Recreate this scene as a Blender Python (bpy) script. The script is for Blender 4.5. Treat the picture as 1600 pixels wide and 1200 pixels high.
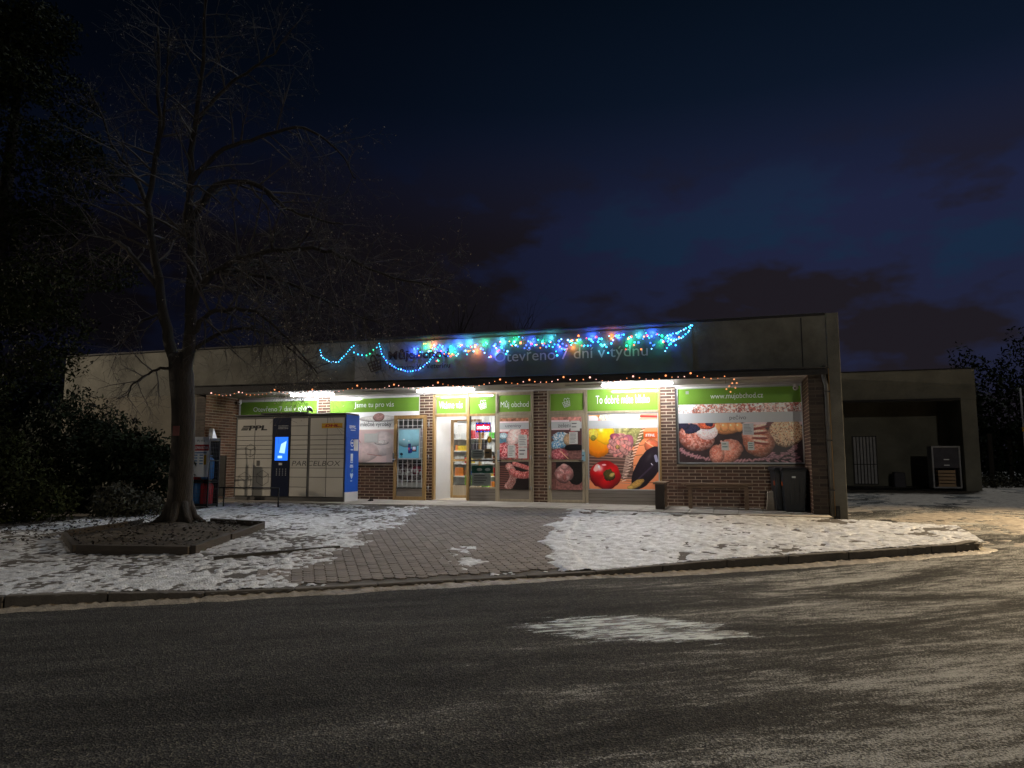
import bpy, bmesh, math, random
import numpy as np
from mathutils import Vector, Matrix
random.seed(7); np.random.seed(7)
R = math.radians
for o in list(bpy.data.objects): bpy.data.objects.remove(o)
scene = bpy.context.scene
col = scene.collection

# ------------------------------------------------------------------ camera
cam_d = bpy.data.cameras.new('camera'); cam = bpy.data.objects.new('camera', cam_d); col.objects.link(cam)
cam.location = (0, -17.17, .98)
cam.rotation_euler = (R(90 + 6.27), 0, R(17.1))
cam_d.sensor_width = 36; cam_d.lens = 36 * 1110 / 1600; cam_d.clip_start = .05; cam_d.clip_end = 1500
scene.camera = cam

# ------------------------------------------------------------------ night sky
world = bpy.data.worlds.new('World'); scene.world = world; world.use_nodes = True
nt = world.node_tree; nt.nodes.clear()
def N(t, **k):
    n = nt.nodes.new(t)
    for a, b in k.items(): setattr(n, a, b)
    return n
L = nt.links.new
geo = N('ShaderNodeTexCoord'); sep = N('ShaderNodeSeparateXYZ'); L(geo.outputs['Generated'], sep.inputs[0])
grad = N('ShaderNodeValToRGB'); L(sep.outputs['Z'], grad.inputs[0])
cr = grad.color_ramp
for i, (p, c) in enumerate([(0, (.0065, .0062, .0105)), (.15, (.0095, .0115, .0290)), (.32, (.0085, .0110, .0310)), (.46, (.0026, .0055, .0135)), (.62, (.0006, .0022, .0046))]):
    e = cr.elements[i] if i < 2 else cr.elements.new(p)
    e.position = p; e.color = (*c, 1)
mp = N('ShaderNodeMapping'); mp.inputs['Scale'].default_value = (1, 1, 2.2); mp.inputs['Location'].default_value = (.35, .1, .2); L(geo.outputs['Generated'], mp.inputs[0])
cn = N('ShaderNodeTexNoise'); cn.inputs['Scale'].default_value = 3.3; cn.inputs['Detail'].default_value = 5; cn.inputs['Roughness'].default_value = .55; L(mp.outputs[0], cn.inputs[0])
crm = N('ShaderNodeMapRange'); crm.inputs['From Min'].default_value = .46; crm.inputs['From Max'].default_value = .52; L(cn.outputs[0], crm.inputs[0])
lowm = N('ShaderNodeMapRange', interpolation_type='SMOOTHSTEP'); lowm.inputs['From Min'].default_value = .44; lowm.inputs['From Max'].default_value = .28; L(sep.outputs['Z'], lowm.inputs[0])
mm = N('ShaderNodeMath', operation='MULTIPLY'); L(crm.outputs[0], mm.inputs[0]); L(lowm.outputs[0], mm.inputs[1])
az = N('ShaderNodeMapRange', interpolation_type='SMOOTHSTEP'); az.inputs['From Min'].default_value = -.75; az.inputs['From Max'].default_value = .15; az.inputs['To Min'].default_value = .22; az.inputs['To Max'].default_value = 1.15
L(sep.outputs['X'], az.inputs[0])
cl = N('ShaderNodeMixRGB'); L(mm.outputs[0], cl.inputs[0]); L(grad.outputs[0], cl.inputs[1]); cl.inputs[2].default_value = (.0085, .0070, .0098, 1)
hi = N('ShaderNodeMapRange'); hi.inputs['From Min'].default_value = .42; hi.inputs['From Max'].default_value = .36; L(cn.outputs[0], hi.inputs[0])
hm = N('ShaderNodeMath', operation='MULTIPLY'); L(hi.outputs[0], hm.inputs[0]); L(lowm.outputs[0], hm.inputs[1])
c2 = N('ShaderNodeMixRGB'); L(hm.outputs[0], c2.inputs[0]); L(cl.outputs[0], c2.inputs[1]); c2.inputs[2].default_value = (.0062, .0145, .034, 1)
vm = N('ShaderNodeVectorMath', operation='SCALE'); L(c2.outputs[0], vm.inputs[0]); L(az.outputs[0], vm.inputs['Scale'])
bg = N('ShaderNodeBackground'); L(vm.outputs[0], bg.inputs[0]); bg.inputs[1].default_value = 1.2
wo = N('ShaderNodeOutputWorld'); L(bg.outputs[0], wo.inputs[0])

# faint high sun lamp, added as night fill to lift snow and road
sd = bpy.data.lights.new('night_fill', 'SUN'); so = bpy.data.objects.new('night_fill', sd); col.objects.link(so)
sd.energy = .75; sd.angle = R(12); sd.color = (.92, .96, 1.0)
so.rotation_euler = (R(-24), R(10), 0)      # high, from behind the shop

scene.view_settings.view_transform = 'Standard'; scene.view_settings.look = 'None'
scene.view_settings.exposure = .15; scene.view_settings.gamma = 1
scene.render.engine = 'CYCLES'
scene.cycles.use_denoising = True
scene.cycles.sample_clamp_indirect = 4
try: scene.cycles.use_light_tree = True
except Exception: pass

# ------------------------------------------------------------------ terrain functions
KX = [-30, -16, -7.57, -5.7, -2.33, -.52, 1.38, 3.54, 4.2]; KY = [-26, -16.6, -11.28, -10.0, -7.5, -6.44, -5.38, -4.27, -3.9]
def zr(x, y): return -.6 + np.interp(y, [-7, -1, 12, 40], [0, .38, .66, .9]) * np.clip((x + 6) / 9, 0, 1)
def yk(x): return np.interp(x, KX, KY)
def kh(x): return np.interp(x, [-9, -7.5, -6.3, -5.7, -2.4, -2.1, -1.2, -.5, 4], [.13, .13, .10, .05, .05, .05, .09, .13, .13])
def zp(x): return np.interp(x, [-5, -2, 1.7], [0, -.03, -.08])
def zf(x, y):
    ky = yk(x); t = np.clip((-2.1 - y) / np.maximum(-2.1 - ky, .1), 0, 1)
    return (zp(x) - .03) * (1 - t) + (zr(x, ky) + kh(x)) * t

_T = {}
def vn(x, y, s, seed=0):
    if seed not in _T: _T[seed] = np.random.RandomState(seed + 100).rand(256, 256)
    T = _T[seed]; x = np.asarray(x) / s; y = np.asarray(y) / s
    xi = np.floor(x).astype(int); yi = np.floor(y).astype(int); fx = x - xi; fy = y - yi
    fx = fx * fx * (3 - 2 * fx); fy = fy * fy * (3 - 2 * fy)
    g = lambda a, b: T[a % 256, b % 256]
    return (g(xi, yi) * (1 - fx) + g(xi + 1, yi) * fx) * (1 - fy) + (g(xi, yi + 1) * (1 - fx) + g(xi + 1, yi + 1) * fx) * fy
def fbm(x, y, s, seed=0, o=4):
    a = 0; w = 0; k = 1.
    for i in range(o):
        a = a + k * vn(x, y, s / 2 ** i, seed + i); w += k; k *= .55
    return a / w

# ------------------------------------------------------------------ materials
def newmat(name):
    m = bpy.data.materials.new(name); m.use_nodes = True
    return m, m.node_tree, m.node_tree.nodes['Principled BSDF']
def mat(name, c, rough=.6, var=.25, scale=6, bump=.15, bscale=40, metal=0, spec=.4, c2=None, stretch=(1, 1, 1), rnd=0, detail=6):
    m, t, b = newmat(name); n = t.nodes.new; l = t.links.new
    tc = n('ShaderNodeTexCoord'); mpn = n('ShaderNodeMapping'); l(tc.outputs['Object'], mpn.inputs[0]); mpn.inputs['Scale'].default_value = stretch
    no = n('ShaderNodeTexNoise'); no.inputs['Scale'].default_value = scale; no.inputs['Detail'].default_value = detail; no.inputs['Roughness'].default_value = .65; l(mpn.outputs[0], no.inputs[0])
    rp = n('ShaderNodeMapRange'); rp.inputs['From Min'].default_value = .3; rp.inputs['From Max'].default_value = .7; l(no.outputs[0], rp.inputs[0])
    mx = n('ShaderNodeMixRGB'); l(rp.outputs[0], mx.inputs[0])
    d = tuple(v * (1 - var) for v in c) if c2 is None else c2
    mx.inputs[1].default_value = (*d, 1); mx.inputs[2].default_value = (*c, 1)
    out = mx.outputs[0]
    if rnd:
        oi = n('ShaderNodeObjectInfo'); gi = n('ShaderNodeNewGeometry'); ad = n('ShaderNodeMath'); ad.operation = 'ADD'
        l(oi.outputs['Random'], ad.inputs[0]); l(gi.outputs['Random Per Island'], ad.inputs[1])
        fr = n('ShaderNodeMath'); fr.operation = 'FRACT'; l(ad.outputs[0], fr.inputs[0])
        mr = n('ShaderNodeMapRange'); l(fr.outputs[0], mr.inputs[0]); mr.inputs['To Min'].default_value = 1 - rnd; mr.inputs['To Max'].default_value = 1 + rnd
        sc = n('ShaderNodeVectorMath'); sc.operation = 'SCALE'; l(out, sc.inputs[0]); l(mr.outputs[0], sc.inputs['Scale']); out = sc.outputs[0]
    l(out, b.inputs['Base Color'])
    b.inputs['Roughness'].default_value = rough; b.inputs['Metallic'].default_value = metal; b.inputs['Specular IOR Level'].default_value = spec
    if bump:
        bn = n('ShaderNodeTexNoise'); bn.inputs['Scale'].default_value = bscale; bn.inputs['Detail'].default_value = 4; l(mpn.outputs[0], bn.inputs[0])
        bp = n('ShaderNodeBump'); bp.inputs['Strength'].default_value = bump; bp.inputs['Distance'].default_value = .02; l(bn.outputs[0], bp.inputs['Height']); l(bp.outputs[0], b.inputs['Normal'])
    return m
def emis(name, c, s):
    m, t, b = newmat(name); b.inputs['Base Color'].default_value = (*c, 1)
    b.inputs['Emission Color'].default_value = (*c, 1); b.inputs['Emission Strength'].default_value = s
    return m
def glassmat(name, tint=(1, 1, 1)):
    m = bpy.data.materials.new(name); m.use_nodes = True; t = m.node_tree; t.nodes.clear()
    o = t.nodes.new('ShaderNodeOutputMaterial'); a = t.nodes.new('ShaderNodeBsdfTransparent'); a.inputs[0].default_value = (*tint, 1)
    g = t.nodes.new('ShaderNodeBsdfGlossy'); g.inputs['Roughness'].default_value = .03
    f = t.nodes.new('ShaderNodeFresnel'); f.inputs[0].default_value = 1.5; x = t.nodes.new('ShaderNodeMixShader')
    t.links.new(f.outputs[0], x.inputs[0]); t.links.new(a.outputs[0], x.inputs[1]); t.links.new(g.outputs[0], x.inputs[2]); t.links.new(x.outputs[0], o.inputs[0])
    return m

M = {}
M['brick_lit'] = mat('lit_clinker', (.25, .125, .072), .6, .4, 9, .3, 60, rnd=.35)  # brown clinker made paler, nearby tube light painted into the colour
M['brick'] = mat('brown_clinker', (.125, .058, .034), .55, .5, 9, .3, 60, rnd=.42)
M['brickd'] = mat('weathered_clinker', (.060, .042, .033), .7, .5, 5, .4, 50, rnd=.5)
M['mortar'] = mat('mortar', (.60, .51, .40), .9, .3, 8, .3, 80)
M['mortard'] = mat('dark_mortar', (.10, .085, .07), .9, .5, 3, .3, 80)  # darker mortar for the front faces of the end piers
M['render'] = mat('grey_render', (.18, .175, .15), .9, .6, 1.1, .4, 30)
M['render_side'] = mat('grey_render_side', (.17, .155, .125), .9, .4, 1.0, .3, 60)
M['shed'] = mat('shed_render', (.21, .205, .165), .92, .45, .9, .35, 30)
M['ceil'] = mat('ceiling_paint', (.42, .38, .35), .8, .25, 2, .15, 30, stretch=(.3, 3, 1))
M['tar'] = mat('bitumen_edge', (.022, .021, .022), .75, .4, 4, .5, 25)
M['wood'] = mat('varnished_frame', (.40, .245, .095), .4, .35, 3, .15, 30, stretch=(6, 6, .6))
M['wood2'] = mat('faded_frame', (.40, .33, .23), .5, .3, 3, .15, 30, stretch=(6, 6, .6))
M['panel'] = mat('kick_panel', (.24, .205, .17), .55, .35, 3, .2, 20, stretch=(.4, 1, 8))
M['white'] = mat('white_paint', (.74, .73, .72), .45, .08, 3, .05, 20)
M['green'] = mat('green_vinyl', (.185, .36, .050), .07, .12, 1.5, 0, 20, spec=.5)
M['vinylw'] = mat('white_vinyl', (.80, .81, .82), .4, .05, 5, 0, 1)
M['vinylg'] = mat('pale_grey_vinyl', (.60, .61, .62), .35, .06, 3, 0, 1)
M['ink'] = mat('grey_ink', (.10, .10, .11), .5, .1, 5, 0, 1)
M['black'] = mat('black_plastic', (.015, .015, .016), .4, .3, 5, .1, 40)
M['metal'] = mat('galvanised', (.42, .43, .43), .4, .25, 8, .1, 50, metal=.7)
M['alu'] = mat('anodised', (.55, .57, .58), .35, .1, 8, .03, 50, metal=.6)
M['dmetal'] = mat('dark_steel', (.05, .048, .045), .55, .4, 8, .2, 50, metal=.4)
M['pipe'] = mat('downpipe', (.10, .10, .10), .5, .4, 4, .15, 30, metal=.4)
M['locker'] = mat('locker_powder', (.56, .53, .47), .5, .10, 1.2, .03, 60, rnd=.05)
M['lockg'] = mat('locker_frame', (.105, .10, .095), .5, .2, 2, .05, 60)
M['lockd'] = mat('locker_navy', (.012, .018, .045), .3, .2, 2, .03, 60)
M['lockb'] = mat('locker_blue', (.018, .105, .56), .35, .1, 1, .02, 60)
M['slab'] = mat('concrete_slab', (.46, .42, .37), .85, .3, 3, .3, 40, rnd=.12)
M['paver'] = mat('concrete_paver', (.22, .190, .168), .85, .35, 14, .45, 90, rnd=.18)
M['pave'] = mat('pavement_base', (.105, .092, .080), .9, .5, 7, .5, 30)
M['kerb'] = mat('kerb_concrete', (.12, .105, .088), .85, .35, 6, .4, 40, rnd=.15)
M['soil'] = mat('planter_soil', (.075, .058, .040), .95, .6, 9, .8, 25)
M['plank'] = mat('weathered_timber', (.065, .052, .040), .8, .45, 4, .4, 12, stretch=(1, 1, 6), rnd=.2)
M['bench'] = mat('bench_board', (.26, .17, .11), .6, .4, 4, .3, 18, stretch=(.6, 4, 4))
M['benchd'] = mat('bench_post', (.05, .038, .030), .6, .4, 4, .3, 18, stretch=(4, 4, .6))
M['stone'] = mat('pale_block', (.33, .28, .22), .85, .3, 6, .3, 30)
M['bin'] = mat('bin_plastic', (.022, .026, .032), .42, .35, 3, .15, 30)
M['bark'] = mat('bark', (.034, .027, .020), .9, .55, 9, 1.0, 22, stretch=(2.4, 2.4, .5))
M['twig'] = mat('twig', (.075, .063, .056), .8, .4, 3, .2, 30)
M['bud'] = mat('dry_seed', (.42, .36, .27), .8, .4, 3, 0, 1, rnd=.5)
M['ever'] = mat('evergreen_leaf', (.030, .036, .012), .7, .6, 2, 0, 1, spec=.05, rnd=.6)
M['ever2'] = mat('dark_conifer', (.018, .026, .013), .7, .6, 2, 0, 1, spec=.05, rnd=.6)
M['shrub'] = mat('dry_shrub', (.055, .052, .028), .8, .6, 2, 0, 1, rnd=.6)
M['bannerg'] = mat('banner_green', (.085, .105, .10), .5, .3, 1.2, .3, 6)
M['bannerw'] = mat('banner_pale', (.20, .20, .205), .55, .3, 1.2, .3, 6)
M['banner_text'] = mat('banner_letters', (.50, .52, .52), .6, .25, 3, 0, 1)
M['banner_red'] = mat('banner_dark_letters', (.030, .015, .020), .6, .25, 3, 0, 1)
M['red'] = mat('red_paint', (.45, .025, .03), .4, .2, 3, .05, 30)
M['brandred'] = mat('faded_red', (.16, .05, .045), .7, .3, 9, .05, 30)
M['blue'] = mat('blue_paint', (.03, .17, .42), .4, .2, 3, .05, 30)
M['teal'] = mat('green_paint', (.03, .16, .12), .4, .2, 3, .05, 30)
M['orange'] = mat('orange_vinyl', (.80, .13, .02), .4, .05, 3, 0, 1)
M['yellow'] = mat('yellow_vinyl', (.62, .36, .03), .4, .05, 3, 0, 1)
M['paper'] = mat('paper', (.66, .65, .62), .8, .1, 12, .05, 30)
M['adblue'] = mat('ad_blue', (.24, .42, .50), .3, .15, 1.5, 0, 1)
M['dullbar'] = mat('dull_white_bar', (.40, .40, .41), .6, .3, 6, .1, 30)
M['crate'] = mat('bread_crate', (.45, .30, .17), .6, .2, 6, .1, 30)
M['cart'] = mat('cage_sheet', (.055, .052, .068), .6, .35, 4, .1, 30)
M['tube'] = emis('tube_glow', (.97, .98, 1), 310)
M['tubein'] = emis('shop_tube_glow', (1, .97, .94), 270)
M['screen'] = emis('screen_blue', (.01, .16, 1.0), 1.0)
M['screenw'] = emis('screen_white', (.45, .80, 1.0), 1.0)
M['ledred'] = emis('led_red', (1, .015, .10), .75); M['ledwhite'] = emis('led_white', (1, .9, .95), 2.2); M['ledblue'] = emis('led_blue', (.03, .08, 1), 2.0)
M['glass'] = glassmat('clear_glass', (.93, .95, .94))
M['cable'] = mat('light_cable', (.03, .012, .010), .6, .2, 5, 0, 1)

def snowmat(name, c, c2, sparkle=True):
    m = mat(name, c, .5, .2, 7, .9, 45, c2=c2, spec=.5, detail=9)
    return m
M['snow'] = snowmat('old_snow', (.76, .77, .78), (.25, .24, .235))
M['snowd'] = snowmat('trodden_snow', (.36, .31, .235), (.13, .105, .08))

def roadmat():
    m, t, b = newmat('frosty_asphalt'); n = t.nodes.new; l = t.links.new
    tc = n('ShaderNodeTexCoord')
    rot = n('ShaderNodeMapping'); rot.inputs['Rotation'].default_value = (0, 0, R(-33)); l(tc.outputs['Object'], rot.inputs[0])
    st = n('ShaderNodeMapping'); st.inputs['Scale'].default_value = (.30, 1.15, 1); l(rot.outputs[0], st.inputs[0])
    st2 = n('ShaderNodeMapping'); st2.inputs['Scale'].default_value = (1.3, 5.5, 1); l(rot.outputs[0], st2.inputs[0])
    n1 = n('ShaderNodeTexNoise'); n1.inputs['Scale'].default_value = 1.2; n1.inputs['Detail'].default_value = 9; n1.inputs['Roughness'].default_value = .68; n1.inputs['Distortion'].default_value = .6; l(st.outputs[0], n1.inputs[0])
    n2 = n('ShaderNodeTexNoise'); n2.inputs['Scale'].default_value = 2.2; n2.inputs['Detail'].default_value = 8; n2.inputs['Roughness'].default_value = .75; l(st2.outputs[0], n2.inputs[0])
    n3 = n('ShaderNodeTexNoise'); n3.inputs['Scale'].default_value = 58; n3.inputs['Detail'].default_value = 3; n3.inputs['Roughness'].default_value = .85; l(tc.outputs['Object'], n3.inputs[0])
    vo = n('ShaderNodeTexVoronoi'); vo.inputs['Scale'].default_value = 80; l(tc.outputs['Object'], vo.inputs[0])
    sp = n('ShaderNodeSeparateXYZ'); l(tc.outputs['Object'], sp.inputs[0])
    # frost lies thicker on the little used right side of the road
    gx = n('ShaderNodeMapRange'); gx.interpolation_type = 'SMOOTHSTEP'; gx.inputs['From Min'].default_value = -4.5; gx.inputs['From Max'].default_value = 2.5; gx.inputs['To Min'].default_value = -.075; gx.inputs['To Max'].default_value = .045; l(sp.outputs['X'], gx.inputs[0])
    def math_(op, a, c_, v=None):
        q = n('ShaderNodeMath'); q.operation = op; l(a, q.inputs[0])
        if v is None: l(c_, q.inputs[1])
        else: q.inputs[1].default_value = v
        return q.outputs[0]
    a1 = math_('MULTIPLY', n1.outputs[0], None, .40); a2 = math_('MULTIPLY', n2.outputs[0], None, .28); a3 = math_('MULTIPLY', n3.outputs[0], None, .40)
    s = math_('ADD', a1, a2); s = math_('ADD', s, a3); s = math_('ADD', s, gx.outputs[0])
    fm = n('ShaderNodeMapRange'); fm.interpolation_type = 'SMOOTHSTEP'; fm.inputs['From Min'].default_value = .570; fm.inputs['From Max'].default_value = .645; l(s, fm.inputs[0])
    base = n('ShaderNodeValToRGB'); l(vo.outputs['Color'], base.inputs[0])
    base.color_ramp.elements[0].color = (.009, .009, .009, 1); base.color_ramp.elements[1].color = (.095, .088, .072, 1); base.color_ramp.elements[1].position = 1.0; _e = base.color_ramp.elements.new(.6); _e.color = (.031, .030, .029, 1)
    bl = n('ShaderNodeMapRange'); l(n1.outputs[0], bl.inputs[0]); bl.inputs['From Min'].default_value = .3; bl.inputs['From Max'].default_value = .7; bl.inputs['To Min'].default_value = .4; bl.inputs['To Max'].default_value = 2.2
    bs = n('ShaderNodeVectorMath'); bs.operation = 'SCALE'; l(base.outputs[0], bs.inputs[0]); l(bl.outputs[0], bs.inputs['Scale'])
    fr = n('ShaderNodeMixRGB'); l(fm.outputs[0], fr.inputs[0]); l(bs.outputs[0], fr.inputs[1]); fr.inputs[2].default_value = (.36, .35, .32, 1)
    # icy patch on the road, the tubes' reflection painted into its pale colour
    dx = math_('SUBTRACT', sp.outputs['X'], None, -.95); dy = math_('SUBTRACT', sp.outputs['Y'], None, -10.15)
    dx = math_('DIVIDE', dx, None, .95); dy = math_('DIVIDE', dy, None, .42)
    d = math_('ADD', math_('MULTIPLY', dx, dx), math_('MULTIPLY', dy, dy))
    d = math_('ADD', d, math_('MULTIPLY', n2.outputs[0], None, -6.5)); d = math_('ADD', d, None, 1.15); d = math_('ADD', d, math_('MULTIPLY', n3.outputs[0], None, -2.6)); d = math_('ADD', d, math_('MULTIPLY', n1.outputs[0], None, -9.0)); d = math_('ADD', d, None, 6.1)
    im = n('ShaderNodeMapRange'); im.interpolation_type = 'SMOOTHSTEP'; im.inputs['From Min'].default_value = -.75; im.inputs['From Max'].default_value = -1.05; l(d, im.inputs[0])
    n5 = n('ShaderNodeTexNoise'); n5.inputs['Scale'].default_value = 2.6; n5.inputs['Detail'].default_value = 7; n5.inputs['Roughness'].default_value = .65; l(st2.outputs[0], n5.inputs[0])
    ho = n('ShaderNodeMapRange'); ho.interpolation_type = 'SMOOTHSTEP'; l(n5.outputs[0], ho.inputs[0]); ho.inputs['From Min'].default_value = .44; ho.inputs['From Max'].default_value = .56; ho.inputs['To Min'].default_value = .08; ho.inputs['To Max'].default_value = .95
    imh = math_('MULTIPLY', im.outputs[0], ho.outputs[0])
    ic = n('ShaderNodeMixRGB'); l(imh, ic.inputs[0]); l(fr.outputs[0], ic.inputs[1]); ic.inputs[2].default_value = (.72, .80, .80, 1)
    l(ic.outputs[0], b.inputs['Base Color'])
    ro = n('ShaderNodeMapRange'); l(im.outputs[0], ro.inputs[0]); ro.inputs['To Min'].default_value = .85; ro.inputs['To Max'].default_value = .22; l(ro.outputs[0], b.inputs['Roughness'])
    si = n('ShaderNodeMapRange'); l(im.outputs[0], si.inputs[0]); si.inputs['To Min'].default_value = .10; si.inputs['To Max'].default_value = .5; l(si.outputs[0], b.inputs['Specular IOR Level'])
    h = math_('ADD', math_('MULTIPLY', n3.outputs[0], None, .9), math_('MULTIPLY', vo.outputs['Distance'], None, .9))
    bp = n('ShaderNodeBump'); bp.inputs['Strength'].default_value = .9; bp.inputs['Distance'].default_value = .014; l(h, bp.inputs['Height']); l(bp.outputs[0], b.inputs['Normal'])
    return m
M['road'] = roadmat()

# ------------------------------------------------------------------ builders
ORG = {}
def org(p): return ORG.get(p.name, Vector((0, 0, 0))) if p else Vector((0, 0, 0))
class MB:
    def __init__(s): s.v = []; s.f = []
    def box(s, x0, x1, y0, y1, z0, z1):
        b = len(s.v)
        s.v += [(x0, y0, z0), (x1, y0, z0), (x1, y1, z0), (x0, y1, z0), (x0, y0, z1), (x1, y0, z1), (x1, y1, z1), (x0, y1, z1)]
        s.f += [tuple(b + i for i in f) for f in ((0, 3, 2, 1), (4, 5, 6, 7), (0, 1, 5, 4), (1, 2, 6, 5), (2, 3, 7, 6), (3, 0, 4, 7))]
        return s
    def quad(s, a, b_, c, d): b = len(s.v); s.v += [a, b_, c, d]; s.f.append((b, b + 1, b + 2, b + 3)); return s
    def hexa(s, pts):
        b = len(s.v); s.v += pts
        s.f += [tuple(b + i for i in f) for f in ((0, 3, 2, 1), (4, 5, 6, 7), (0, 1, 5, 4), (1, 2, 6, 5), (2, 3, 7, 6), (3, 0, 4, 7))]; return s
    def tube(s, pts, rad, n=8, cap=True):
        pts = [Vector(p) for p in pts]; rings = []
        if not hasattr(rad, '__len__'): rad = [rad] * len(pts)
        up = Vector((0, 0, 1)); prev = None
        for i, p in enumerate(pts):
            d = (pts[min(i + 1, len(pts) - 1)] - pts[max(i - 1, 0)])
            if d.length < 1e-9: d = Vector((0, 0, 1))
            d.normalize()
            if prev is None:
                a = d.cross(up)
                if a.length < .1: a = d.cross(Vector((1, 0, 0)))
            else:
                a = prev - d * prev.dot(d)
                if a.length < 1e-6: a = d.cross(up)
            a.normalize(); prev = a; c = d.cross(a); b = len(s.v)
            for k in range(n):
                t = 2 * math.pi * k / n; q = p + (a * math.cos(t) + c * math.sin(t)) * rad[i]; s.v.append(tuple(q))
            rings.append(b)
        for r0, r1 in zip(rings, rings[1:]):
            for k in range(n): s.f.append((r0 + k, r0 + (k + 1) % n, r1 + (k + 1) % n, r1 + k))
        if cap:
            s.f.append(tuple(rings[0] + k for k in range(n))[::-1]); s.f.append(tuple(rings[-1] + k for k in range(n)))
        return s
    def ball(s, c, r, n=8, m=5, sc=(1, 1, 1)):
        b = len(s.v)
        for i in range(1, m):
            th = math.pi * i / m
            for k in range(n):
                ph = 2 * math.pi * k / n
                s.v.append((c[0] + r * sc[0] * math.sin(th) * math.cos(ph), c[1] + r * sc[1] * math.sin(th) * math.sin(ph), c[2] + r * sc[2] * math.cos(th)))
        s.v += [(c[0], c[1], c[2] + r * sc[2]), (c[0], c[1], c[2] - r * sc[2])]; T = len(s.v) - 2; B = T + 1
        for i in range(m - 2):
            for k in range(n): s.f.append((b + i * n + k, b + (i + 1) * n + k, b + (i + 1) * n + (k + 1) % n, b + i * n + (k + 1) % n))
        for k in range(n):
            s.f.append((T, b + k, b + (k + 1) % n)); s.f.append((B, b + (m - 2) * n + (k + 1) % n, b + (m - 2) * n + k))
        return s
    def mesh(s, name, o=(0, 0, 0)):
        me = bpy.data.meshes.new(name); o = Vector(o)
        me.from_pydata([tuple(Vector(v) - o) for v in s.v], [], s.f); me.update(); return me
    def build(s, name, m, parent=None, bevel=0, smooth=False, at=None, label=None):
        o0 = org(parent) if parent else Vector(at or (0, 0, 0))
        me = s.mesh(name, o0); me.materials.append(M[m] if isinstance(m, str) else m)
        if smooth: me.polygons.foreach_set('use_smooth', [True] * len(me.polygons))
        ob = bpy.data.objects.new(name, me); col.objects.link(ob)
        if parent: ob.parent = parent; ORG[ob.name] = o0
        else: ob.location = o0; ORG[ob.name] = o0
        if bevel:
            bv = ob.modifiers.new('bevel', 'BEVEL'); bv.width = bevel; bv.segments = 2; bv.limit_method = 'ANGLE'
        if label: ob['label'] = label
        return ob
def B(x0, x1, y0, y1, z0, z1): return MB().box(x0, x1, y0, y1, z0, z1)
def tag(o, label, cat, group=None):
    o['label'] = label; o['category'] = cat
    if group: o['group'] = group
    return o
def thing(name, label, cat, loc=(0, 0, 0), group=None, local=False, rz=0):
    o = bpy.data.objects.new(name, None); col.objects.link(o); o.location = loc; o.rotation_euler = (0, 0, rz); o.empty_display_size = .2
    ORG[o.name] = Vector((0, 0, 0)) if local else Vector(loc)
    return tag(o, label, cat, group)
def struct(o): o['kind'] = 'structure'; return o
def stuff(o): o['kind'] = 'stuff'; return o
def npmesh(name, V, F, m):
    me = bpy.data.meshes.new(name); V = np.asarray(V, 'f'); F = np.asarray(F, 'i'); k = F.shape[1]
    me.vertices.add(len(V)); me.vertices.foreach_set('co', V.ravel()); me.loops.add(F.size); me.loops.foreach_set('vertex_index', F.ravel())
    me.polygons.add(len(F)); me.polygons.foreach_set('loop_start', np.arange(0, F.size, k, dtype='i')); me.update(calc_edges=True); me.validate()
    me.materials.append(M[m]); return me
def npobj(name, V, F, m, parent=None, smooth=False):
    V = np.asarray(V, 'f')
    if parent: V = V - np.array(org(parent), 'f')
    me = npmesh(name, V, F, m)
    if smooth: me.polygons.foreach_set('use_smooth', [True] * len(me.polygons))
    o = bpy.data.objects.new(name, me); col.objects.link(o)
    if parent: o.parent = parent; ORG[o.name] = org(parent)
    return o
def grid(name, xs, ys, zfun, m, keep=None, smooth=True, skirt=None):
    X, Y = np.meshgrid(xs, ys, indexing='ij'); Z = zfun(X, Y); nx, ny = X.shape
    idx = np.arange(nx * ny).reshape(nx, ny)
    F = np.stack([idx[:-1, :-1], idx[1:, :-1], idx[1:, 1:], idx[:-1, 1:]], -1).reshape(-1, 4)
    if keep is not None:
        K = keep(X, Y, Z).ravel(); F = F[K[F].any(1)]
        used = np.unique(F); mp_ = np.full(nx * ny, -1); mp_[used] = np.arange(len(used)); F = mp_[F]
        V = np.stack([X.ravel(), Y.ravel(), Z.ravel()], 1)[used]
    else: V = np.stack([X.ravel(), Y.ravel(), Z.ravel()], 1)
    return npobj(name, V, F, m, smooth=smooth)

_font_cache = {}
def text_geo(s, bold=0.0):
    k = (s, bold)
    if k in _font_cache: return _font_cache[k]
    cu = bpy.data.curves.new('t', 'FONT'); cu.body = s; cu.offset = bold; cu.resolution_u = 3
    ob = bpy.data.objects.new('t', cu); col.objects.link(ob)
    dg = bpy.context.evaluated_depsgraph_get(); me = bpy.data.meshes.new_from_object(ob.evaluated_get(dg))
    V = np.array([v.co[:] for v in me.vertices]); F = [tuple(p.vertices) for p in me.polygons]
    bpy.data.objects.remove(ob); bpy.data.curves.remove(cu); bpy.data.meshes.remove(me)
    _font_cache[k] = (V, F); return V, F
def letters(s, m, parent, O, w, h, U=(1, 0, 0), Vv=(0, 0, 1), bold=0., shear=0., name='lettering', fit=True):
    V, F = text_geo(s, bold)
    if not len(V): return None
    mn = V.min(0); mx = V.max(0); k = h / (mx[1] - mn[1]); kx = w / (mx[0] - mn[0])
    U = np.array(U, float); W = np.array(Vv, float); O = np.array(O, float)
    a = (V[:, 0] - mn[0]) * kx; b = (V[:, 1] - mn[1]) * k
    P = O + np.outer(a + shear * b, U) + np.outer(b, W)
    mb = MB(); mb.v = [tuple(p) for p in P]; mb.f = F
    return mb.build(name, m, parent)
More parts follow.
